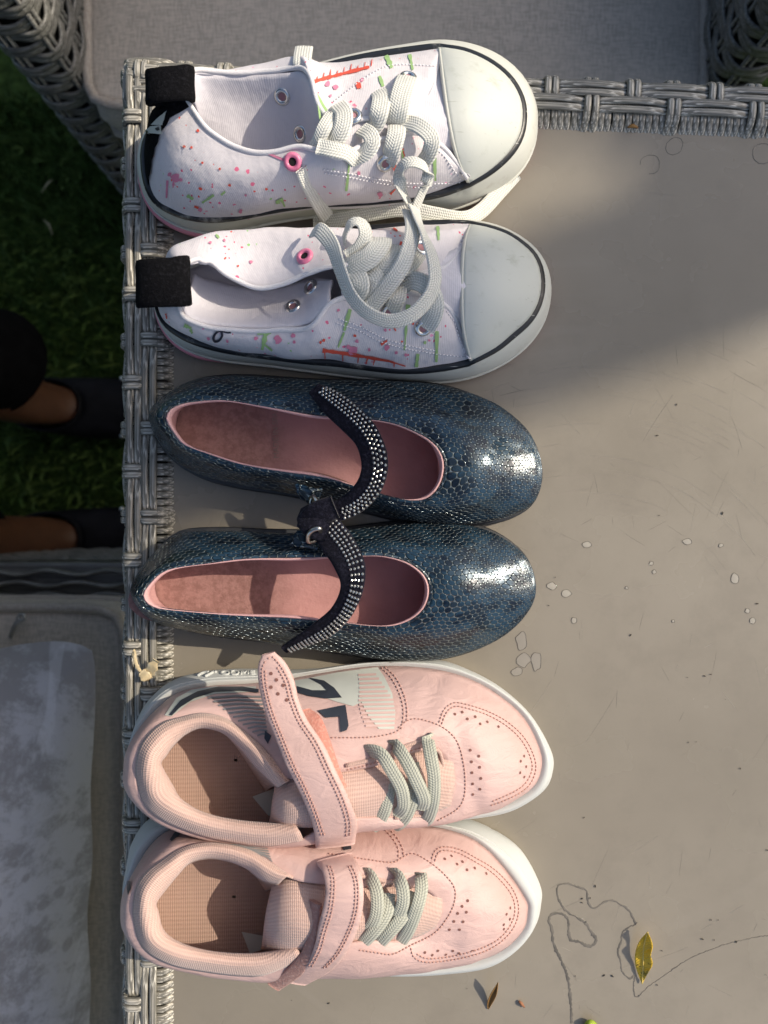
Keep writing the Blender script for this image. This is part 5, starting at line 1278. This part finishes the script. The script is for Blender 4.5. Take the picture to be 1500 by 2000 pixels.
# moulded lettering on the side of the foam
def emboss(path, r=.0006):
    p = [onto(bmE, x, y, .0002)[0] for x, y in path]; V, F, UV = tube(spl(p, 4), r, 6); mk('embossed_letter', V, F, MAT['eva'], oE)
emboss([(386, 1321), (392, 1317), (400, 1314), (408, 1314)], .0009); emboss([(400, 1322), (408, 1318), (418, 1313), (422, 1314)], .0009)
emboss([(432, 1314), (438, 1312), (446, 1313), (446, 1317), (438, 1318), (432, 1316), (432, 1314)])
emboss([(452, 1318), (452, 1312), (460, 1311), (466, 1314), (462, 1318), (452, 1318)])
emboss([(471, 1318), (472, 1312), (477, 1315), (483, 1311), (485, 1317)]); emboss([(498, 1312), (490, 1312), (490, 1317), (499, 1317)]); emboss([(490, 1314), (497, 1314)])
# strap with raised tip
sL = [(512, 1280, 68), (503, 1305, 68), (506, 1340, 68), (518, 1390, 69), (537, 1440, 70), (560, 1497, 72), (582, 1540, 72), (603, 1587, 70), (619, 1632, 63), (618, 1658, 50)]
sR = [(536, 1272, 67), (556, 1293, 67), (573, 1325, 67), (583, 1365, 67), (600, 1405, 68), (630, 1450, 70), (652, 1497, 72), (676, 1548, 71), (692, 1597, 66), (692, 1640, 52)]
stE, bsE = band_between('strap', oE, sL, sR, MAT['pleather'], .0026)
inL = [(519+0, 1290), (512, 1308), (515, 1342), (527, 1390), (546, 1438), (569, 1494), (591, 1537), (612, 1585), (628, 1632)]; inR = [(531, 1281), (548, 1300), (564, 1330), (574, 1368), (591, 1409), (620, 1453), (642, 1500), (667, 1552), (683, 1600), (683, 1632)]
stitches([inL, inR, [(x+6, y) for x, y in inL[1:]], [(x-7, y+2) for x, y in inR[1:]], [(519, 1290), (524, 1282), (531, 1281)]], bsE, MAT['thread'], stE, r=.0003)
perforations(stE, bsE, [(220+x/3, 1260+y/3) for x, y in [(928, 166), (960, 203), (928, 246), (1000, 235), (969, 285), (1020, 321)]], .0008)
band_between('velcro_backing', oE, [(505, 1290, 65.5), (505, 1330, 65.5), (525, 1400, 66), (560, 1490, 67)], [(538, 1280, 64.5), (572, 1325, 64.5), (590, 1390, 65), (620, 1455, 66)], MAT['velcro_rose'], .0016, parent=stE)
band_between('velcro_strip', oE, [(585, 1382, 52), (600, 1410, 57), (625, 1450, 62), (648, 1500, 64), (668, 1550, 64)], [(606, 1394, 53), (630, 1412, 57), (646, 1455, 60), (662, 1505, 62), (680, 1545, 62)], MAT['velcro'], .0018)
band_between('velcro_patch', oE, [(672, 1545, 61), (676, 1580, 60)], [(712, 1530, 58), (718, 1570, 57)], MAT['velcro'], .0015)
gl = dict(w=.0060, t=.0014, mat='glace')
for pth, kw in [([(838, 1440, 48), (836, 1446, 54), (841, 1475, 59), (848, 1520, 61), (846, 1565, 58), (836, 1598, 50), (826, 1604, 46)], {}),
  ([(806, 1490, 53), (808, 1515, 56), (808, 1550, 58), (795, 1590, 55), (778, 1610, 50), (768, 1614, 46)], {}),
  ([(768, 1455, 50), (772, 1456, 57), (790, 1480, 61), (812, 1522, 63), (828, 1560, 60), (824, 1580, 54)], {}),
  ([(764, 1500, 55), (760, 1540, 59), (752, 1580, 58), (738, 1608, 53), (726, 1617, 48)], {}),
  ([(708, 1470, 52), (722, 1466, 58), (745, 1474, 62), (765, 1505, 64), (784, 1540, 64), (788, 1575, 60), (775, 1592, 54)], {})]:
    lace_path(oE, 'elastic_lace', pth, **gl)

Fm = [(243, 1770), (240, 1735), (246, 1695), (258, 1645), (290, 1604), (350, 1594), (410, 1598), (480, 1600), (550, 1600), (620, 1596), (690, 1592), (745, 1592), (800, 1595), (860, 1602), (915, 1609), (970, 1631), (1020, 1667), (1055, 1730), (1057, 1765), (1046, 1805), (1010, 1850), (955, 1885), (870, 1897), (800, 1900), (730, 1898), (650, 1893), (560, 1888), (470, 1878), (390, 1866), (315, 1843), (268, 1812), (250, 1790)]
Fb = [(250, 1775), (252, 1735), (264, 1700), (286, 1657), (325, 1622), (370, 1616), (420, 1618), (480, 1617), (550, 1612), (620, 1604), (690, 1598), (745, 1600), (800, 1607), (865, 1617), (915, 1633), (955, 1660), (995, 1705), (1030, 1758), (1034, 1785), (1025, 1820), (990, 1857), (940, 1880), (870, 1891), (800, 1896), (730, 1895), (650, 1889), (560, 1884), (470, 1875), (390, 1862), (318, 1838), (278, 1810), (258, 1790)]
Ft = [(263, 1770, 64), (268, 1735, 64), (285, 1705, 62), (315, 1682, 59), (352, 1658, 56), (375, 1650, 54), (400, 1647, 54), (440, 1649, 54), (487, 1661, 55), (527, 1685, 58), (575, 1718, 62), (640, 1728, 61), (720, 1735, 57), (780, 1732, 53), (825, 1737, 50), (843, 1748, 49), (852, 1762, 48), (854, 1775, 48), (851, 1785, 48), (845, 1795, 48), (830, 1808, 48), (805, 1825, 49), (770, 1838, 53), (720, 1838, 58), (650, 1850, 61), (590, 1872, 58), (520, 1902, 55), (470, 1905, 54), (400, 1897, 55), (330, 1882, 58), (285, 1855, 61), (264, 1808, 64)]
Fcol = [((575, 1716, 61), (562, 1712, 64), (548, 1722, 62), (540, 1730, 50), (520, 1740, 30)), ((527, 1685, 58), (523, 1698, 63), (515, 1715, 59), (508, 1716, 48), (500, 1710, 26)), ((487, 1661, 55), (486, 1675, 60), (483, 1693, 56), (480, 1694, 44), (475, 1690, 24)), ((440, 1649, 54), (442, 1661, 59), (444, 1677, 55), (442, 1680, 42), (440, 1670, 24)), ((395, 1647, 54), (400, 1658, 59), (405, 1672, 55), (405, 1675, 42), (403, 1660, 24)), ((352, 1658, 56), (360, 1668, 61), (370, 1681, 57), (370, 1684, 44), (368, 1665, 26)), ((315, 1682, 59), (330, 1692, 64), (347, 1704, 60), (345, 1706, 46), (335, 1690, 30)), ((285, 1705, 62), (303, 1718, 67), (322, 1734, 62), (318, 1738, 48), (305, 1720, 32)), ((266, 1738, 64), (284, 1750, 69), (304, 1762, 63), (297, 1764, 50), (280, 1755, 32)), ((262, 1795, 64), (283, 1790, 69), (308, 1783, 63), (298, 1790, 50), (280, 1790, 32)), ((280, 1850, 61), (296, 1835, 68), (318, 1818, 62), (312, 1828, 48), (300, 1822, 30)), ((330, 1882, 58), (340, 1864, 65), (352, 1843, 60), (350, 1860, 46), (350, 1850, 28)), ((400, 1897, 55), (405, 1876, 62), (410, 1859, 57), (408, 1875, 44), (410, 1865, 26)), ((470, 1905, 54), (475, 1883, 61), (478, 1864, 56), (476, 1882, 44), (478, 1870, 26)), ((520, 1902, 55), (528, 1878, 61), (530, 1860, 57), (530, 1876, 46), (530, 1865, 28)), ((590, 1872, 58), (584, 1858, 62), (575, 1850, 59), (572, 1858, 50), (570, 1850, 32))]
oF, bvF, bmF = trainer(dict(ctr=(650, 1750), label='pink trainer with closed strap and torn velcro edge, nearest the yellow leaf', M=Fm, b=Fb, t=Ft, collar=Fcol,
  footbed=[(270, 1770), (290, 1690), (370, 1630), (500, 1625), (620, 1640), (640, 1740), (640, 1850), (520, 1875), (400, 1865), (310, 1830)],
  patch=[(472, 1820), (515, 1828), (512, 1855), (488, 1862)],
  tongue=[[(858, 1740, 45), (800, 1727, 47), (720, 1728, 51), (640, 1720, 55), (570, 1712, 56), (540, 1722, 50)], [(860, 1775, 47), (800, 1780, 54), (720, 1790, 59), (640, 1800, 64), (570, 1795, 65), (525, 1785, 56)], [(848, 1805, 46), (800, 1828, 48), (720, 1840, 52), (640, 1848, 56), (570, 1852, 58), (515, 1848, 48)]],
  welt=[(690, 1741), (753, 1735), (800, 1733), (835, 1742), (850, 1758), (854, 1774), (842, 1796), (815, 1815), (780, 1835)],
  creases=[(898, 1700, .95, .15, 1, .0014), (885, 1775, .9, -.3, 1, .0016), (880, 1850, .9, -.3, 1, .0012)]))
toeF = [(843, 1680), (850, 1663), (867, 1655), (897, 1660), (930, 1677), (963, 1697), (990, 1723), (1007, 1750), (1012, 1780), (1003, 1810), (980, 1837), (947, 1857), (903, 1870), (860, 1877), (827, 1878), (807, 1867), (802, 1850)]
toeF2 = [(849, 1684), (855, 1668), (869, 1662), (895, 1667), (926, 1683), (957, 1702), (983, 1727), (1000, 1752), (1005, 1779), (996, 1807), (975, 1832), (943, 1850), (901, 1863), (862, 1870), (832, 1871), (813, 1862)]
vampF = [(640, 1668), (720, 1680), (767, 1685), (787, 1675), (807, 1668), (837, 1683), (867, 1707), (887, 1733), (887, 1763), (873, 1793), (847, 1823), (800, 1847), (767, 1863), (735, 1860), (700, 1855)]
stitches([toeF, toeF2, vampF, [(750, 1620), (768, 1640), (778, 1660), (778, 1677)], [(757, 1617), (776, 1638), (787, 1660), (788, 1672)], [(712, 1733), (753, 1730), (800, 1728)]], bvF, MAT['thread'], oF, r=.0003)
perforations(oF, bvF, z12([(746, 354), (785, 336), (818, 384), (849, 370), (876, 417), (921, 407), (989, 439), (880, 597), (847, 630), (872, 664), (821, 671), (799, 718), (853, 720), (773, 766), (832, 766), (1129, 640), (1107, 676), (1127, 705), (1091, 737), (1092, 763), (629, 900), (672, 915), (705, 890), (752, 912), (793, 890), (829, 903), (908, 890)]))
for k in range(7):
    decal('stripe_print', [(450+k*11, 1650+k*3), (520+k*2, 1652+k*5), (521+k*2, 1655+k*5), (450+k*11, 1653+k*3)], bvF, MAT['print_grey'], oF, .0005, step=12)
decal('letter_print', [(668, 1646), (684, 1644), (686, 1660), (670, 1663)], bvF, MAT['print_navy'], oF, .0006)
decal('letter_print', [(332, 1642), (345, 1622), (360, 1616), (350, 1634), (336, 1645)], bvF, MAT['print_navy'], oF, .0006)
decal('heel_print', [(251, 1722), (257, 1722), (258, 1735), (252, 1748), (250, 1735)], bvF, MAT['print_navy'], oF, .0006)
sL = [(616, 1680, 56), (630, 1700, 66), (636, 1735, 71), (632, 1770, 72), (622, 1808, 70), (613, 1850, 68), (596, 1885, 62), (557, 1917, 52)]
sR = [(690, 1676, 56), (703, 1700, 65), (710, 1735, 70), (709, 1770, 71), (699, 1813, 69), (676, 1860, 66), (648, 1892, 58), (603, 1916, 50)]
stF, bsF = band_between('strap', oF, sL, sR, MAT['pleather'], .0026)
iL = [(640, 1690), (647, 1715), (647, 1745), (642, 1780), (630, 1820), (620, 1855), (602, 1888)]; iR = [(686, 1690), (697, 1715), (700, 1745), (697, 1780), (686, 1815), (663, 1860), (636, 1890)]
stitches([iL, iR, [(x+6, y+1) for x, y in iL], [(x-6, y+1) for x, y in iR]], bsF, MAT['thread'], stF, r=.0003)
band_between('velcro_strip', oF, [(606, 1758, 63), (606, 1800, 64), (597, 1850, 63), (570, 1893, 57), (522, 1924, 47)], [(628, 1765, 68), (622, 1805, 68), (612, 1853, 66), (592, 1890, 60), (548, 1926, 49)], MAT['velcro_rose'], .0022)
for pth in [[(714, 1703, 52), (722, 1710, 58), (736, 1745, 63), (734, 1790, 63), (714, 1825, 58)], [(760, 1745, 57), (754, 1785, 61), (722, 1828, 60), (682, 1862, 50)], [(767, 1703, 50), (775, 1709, 56), (786, 1735, 61), (786, 1768, 61), (770, 1802, 57)], [(802, 1740, 54), (788, 1786, 59), (754, 1828, 58), (728, 1856, 50), (720, 1862, 46)], [(820, 1705, 47), (822, 1712, 53), (823, 1740, 58), (813, 1778, 60), (797, 1818, 56), (775, 1850, 48), (768, 1856, 45)]]:
    lace_path(oF, 'elastic_lace', pth, **gl)
# ------------------------------------------------------------------ leaves and bits on the table, water films with painted edge shade
def m_leaf(name, a, b, vein):
    m = Mt(name, a, .5, spec=.3); o = m.co()
    m.col(m.mix(m.step(m.noise(o, 160, 4), .4, .7), a, m.mix(m.step(m.noise(o, 60, 2), .5, .65), b, vein))); m.bump(m.noise(o, 300, 3), .4, .001); return m.m
def m_yellow():
    m = Mt('yellow_leaf', (.8, .5, .03), .45, spec=.35); o = m.co()
    c = m.mix(m.step(m.noise(o, 110, 4, .6), .35, .7), (.74, .47, .035), (.56, .37, .03))
    c = m.mix(m.step(m.noise(o, 140, 5, .7), .56, .66), c, (.22, .17, .02)); m.col(m.mix(m.step(m.noise(o, 420, 3), .66, .72), c, (.12, .06, .02)))
    m.bump(m.wave(m.co('Object', (1, 1, 1), (0, 0, R(40))), 260, 3, 2), .4, .0008); return m.m
MAT['leaf_yellow'] = m_yellow()
MAT['leaf_brown'] = m_leaf('brown_leaf', (.30, .16, .05), (.16, .08, .03), (.08, .04, .02))
MAT['leaf_green'] = m_leaf('green_leaf', (.30, .40, .04), (.22, .32, .03), (.12, .16, .02))
MAT['petal'] = m_leaf('dried_petal', (.62, .50, .30), (.72, .62, .42), (.40, .28, .14))
MAT['orange_bit'] = plain('orange_fragment', (.36, .15, .07), .7, nz=.6)
MAT['crumb'] = plain('dark_crumb', (.05, .04, .03), .8, nz=.6)
MAT['vein'] = plain('pale_vein', (.70, .52, .14), .5)
def leaf(name, rails, mat, label, cat='leaf', vein=True):
    R_ = [PP(r) for r in rails]; base = R_[1][0].copy(); base.z = ZT
    r = thing(name, label, cat, base)
    G = loft(R_, 6, 5); V, F = gverts(G); b = mk('blade', V, F, mat, r, solid=.0003, offset=0)
    if vein:
        V, F, UV = tube([v+Vector((0, 0, .0002)) for v in G[len(G)//2]], [.00035]*len(G[0]), 6); mk('midrib', V, F, MAT['vein'], r)
    return r
leaf('yellow_leaf', [[(1263, 1822, 6), (1252, 1834, 5.5), (1244, 1848, 3.5), (1240, 1868, 3.6), (1241, 1885, 1.8), (1246, 1902, 1.6), (1252, 1916, 1)], [(1265, 1820, 7), (1260, 1836, 5.5), (1257, 1850, 5.0), (1256, 1868, 4.6), (1256, 1885, 3.4), (1255, 1902, 2.4), (1254, 1921, 1.2)], [(1266, 1823, 7.5), (1271, 1834, 10), (1275, 1848, 8.5), (1271, 1866, 10), (1275, 1882, 7), (1267, 1898, 6), (1257, 1916, 1.4)]], MAT['leaf_yellow'], 'curled yellow fallen leaf on the table near the bottom right')
leaf('brown_leaf', [[(972, 1920, 9), (964, 1932, 8), (957, 1944, 5), (952, 1958, 2), (952, 1970, .6)], [(972, 1919, 9), (967, 1934, 5), (961, 1946, 2.5), (957, 1958, 1), (954, 1971, .6)], [(973, 1920, 9.5), (971, 1938, 7.5), (967, 1950, 5), (960, 1962, 2.6), (955, 1971, .8)]], MAT['leaf_brown'], 'small shrivelled brown leaf on the table below the pink trainers', vein=False)
leaf('green_leaf', [[(1138, 2006, 1), (1146, 1994, 3), (1156, 1992, 3), (1166, 2000, 2), (1172, 2014, 1)], [(1140, 2012, 2), (1148, 2004, 5), (1156, 2002, 5), (1163, 2008, 4), (1170, 2018, 1)], [(1141, 2022, 1), (1149, 2018, 2), (1156, 2018, 2), (1162, 2020, 2), (1168, 2026, 1)]], MAT['leaf_green'], 'yellow-green leaf tip at the bottom edge of the picture', vein=False)
def lump(name, pts, r, mat, label, cat):
    d = spl(PP(pts), 4); n = len(d); rr = random.Random(int(pts[0][0]))
    V, F, UV = tube(d, [r*(.35+.65*math.sin(math.pi*(i+.6)/(n+.2)))*rr.uniform(.8, 1.2) for i in range(n)], 8)
    b = Vector(d[0]); o = mk(name, V, F, mat, at=b); tag(o, label, cat); return o
lump('orange_fragment', [(1013, 1955, .8), (1018, 1960, 1.4), (1024, 1967, 1.0)], .0008, MAT['orange_bit'], 'tiny orange fragment on the table beside the shrivelled brown leaf', 'debris')
lump('brown_husk', [(1226, 249, 2), (1236, 246, 2.6), (1246, 250, 2)], .0010, MAT['leaf_brown'], 'tiny brown husk caught at the inner edge of the far woven rim', 'debris')
# dried blossom lodged on the left rim
BL = thing('dried_blossom', 'pale dried blossom lodged on the left woven rim beside a pink trainer', 'debris', Vector((*P(286, 1310, 6).xy, ZT+.006)))
for k, pts in enumerate([[(263, 1272, 8), (264, 1290, 9), (270, 1305, 9), (280, 1318, 8)], [(305, 1290, 12), (298, 1302, 11), (290, 1316, 8), (286, 1328, 6)], [(276, 1312, 9), (284, 1322, 10), (292, 1326, 8)], [(262, 1268, 7), (261, 1280, 8), (263, 1288, 8)]]):
    d = spl(PP(pts), 4); n = len(d); w = (.0022, .0055, .006, .0018)[k]
    V, F, UV = ribbon(d, [w*(.5+.5*math.sin(math.pi*(i+1)/(n+1)))*random.uniform(.7, 1.25) for i in range(n)], .0006); mk('petal', V, F, MAT['petal'], BL)
# water edges on the acrylic: dark meniscus shade painted as thin ribbons
def m_edge_shade():
    m = Mt('painted_meniscus_shade', (.15, .135, .11), .06, spec=.6); m.mottle((.175, .157, .128), (.115, .104, .086), 160); return m.m
MAT['edge_shade'] = m_edge_shade(); MAT['film'] = plain('dried_water_film', (.29, .265, .225), .1, nz=.95)
MAT['drop'] = plain('painted_glint_drop', (.40, .37, .31), .08, nz=.9)  # sun glint of the small drops painted in as a paler colour
def edge_shade(path, w, seed=0, jag=.35, closed=False):
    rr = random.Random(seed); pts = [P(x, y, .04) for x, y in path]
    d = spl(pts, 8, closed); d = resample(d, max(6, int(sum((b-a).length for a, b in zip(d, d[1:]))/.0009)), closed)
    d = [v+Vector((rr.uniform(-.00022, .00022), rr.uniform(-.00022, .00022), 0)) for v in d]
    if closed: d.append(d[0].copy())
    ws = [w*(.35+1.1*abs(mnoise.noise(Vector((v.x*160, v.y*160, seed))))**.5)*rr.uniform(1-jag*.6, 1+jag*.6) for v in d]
    V, F, UV = ribbon(d, ws, .0002); mk('meniscus_shade', V, F, MAT['edge_shade'], TB)
z13 = lambda L: [(1000+x/3, 1650+y/3) for x, y in L]
edge_shade(z13([(350, 1050), (347, 960), (340, 870), (322, 760), (290, 680), (255, 610), (240, 560), (236, 495), (218, 450), (228, 412), (270, 400), (318, 418), (332, 460), (335, 530), (352, 560), (400, 570), (445, 593), (482, 582), (490, 548), (458, 500), (432, 455)]), .0018, 1, .45)
edge_shade(z13([(432, 455), (380, 425), (330, 395), (285, 345), (265, 290), (270, 240), (320, 226), (380, 245), (435, 265), (445, 320), (462, 360), (495, 368), (540, 335), (590, 325), (640, 350), (690, 390), (728, 462)]), .0013, 2, .5)
edge_shade(z13([(728, 466), (680, 485), (645, 520), (640, 570), (620, 620), (635, 680), (645, 740), (690, 782), (722, 765), (712, 830), (722, 888), (748, 882)]), .0011, 3, .5)
edge_shade(z13([(748, 882), (800, 830), (900, 760), (1000, 690), (1100, 640), (1200, 600), (1300, 570), (1440, 540), (1520, 528)]), .00045, 4, .6)
edge_shade([(1300, 290), (1306, 275), (1322, 268), (1333, 275), (1331, 292), (1318, 302), (1305, 299)], .0004, 5, .4, True)
edge_shade([(1250, 322), (1254, 310), (1268, 303), (1283, 306), (1288, 318), (1284, 335), (1268, 340)], .0003, 6, .6)
for cx, cy, r in ((1490, 300, 20),): edge_shade([(cx+r*math.cos(a), cy+r*math.sin(a)) for a in [6.283*k/7 for k in range(7)]], .0005, int(cx), .4, True)
def film(cx, cy, r, seed, sx=1, sy=1, k=9, jag=.2, edge=True):
    poly = blob(cx, cy, r, k, jag, seed, sx, sy); pts = spl([P(x, y, .10) for x, y in poly], 4, True)
    c = sum(pts, Vector())/len(pts); c.z += .0002
    n = len(pts); mk('water_film', pts+[c], [((i+1) % n, i, n) for i in range(n)], MAT['film' if r > 9 else 'drop'], TB)
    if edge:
        V, F, UV = ribbon(pts+[pts[0]], .00022, .0003); mk('meniscus_shade', V, F, MAT['edge_shade'], TB)
for a in [(1019, 1252, 11, 1, 1, 1.6), (1022, 1290, 13, 2, 1, 1), (1048, 1292, 12, 3, .8, 1.6), (1010, 1312, 10, 4, 1.1, .8), (1078, 1144, 8, 5, 1.1, .9), (1106, 1159, 8, 6, 1.2, .9), (1121, 1212, 6, 7), (1436, 1130, 9, 8, .9, 1.2), (1460, 1193, 5, 9), (1470, 1212, 6, 10), (1272, 1100, 4, 11), (1278, 1117, 4, 12), (1224, 1148, 3, 13), (1315, 1213, 3, 14), (1408, 1065, 4, 15), (1146, 1064, 7, 16, 1.4, .8), (1342, 1058, 7, 17, 1.3, .8), (900, 1598, 9, 18, 1.6, .5)]:
    film(*a)
# crumbs and specks scattered over the top
s = Soup(); rc = random.Random(21)
spots = [(1180, 1905), (1196, 1906), (1284, 1924), (1293, 1857), (1372, 1834), (1395, 1836), (1438, 1840), (1496, 1904), (1153, 1754), (1137, 1755), (1389, 1797), (1403, 1797), (1345, 1450), (1360, 1449), (1232, 1240), (1376, 1320), (1388, 1317), (362, 645)]
spots += [(rc.uniform(1070, 1500), rc.uniform(700, 2000)) for _ in range(16)]+[(rc.uniform(345, 1000), rc.uniform(1910, 2000)) for _ in range(4)]
for x, y in spots:
    c = P(x, y, .4); r_ = rc.uniform(.0002, .0006); a = rc.uniform(0, 3.1); u = Vector((math.cos(a), math.sin(a), 0))
    s.add(*tube([c-u*r_*rc.uniform(.8, 2), c+Vector((0, 0, r_*.3)), c+u*r_*1.2], [r_*.3, r_*.6, r_*.25], 5))
cr_ = mk('crumbs', s.V, s.F, MAT['crumb'], kind='stuff'); tag(cr_, 'tiny dark crumbs scattered over the table top', 'crumbs')
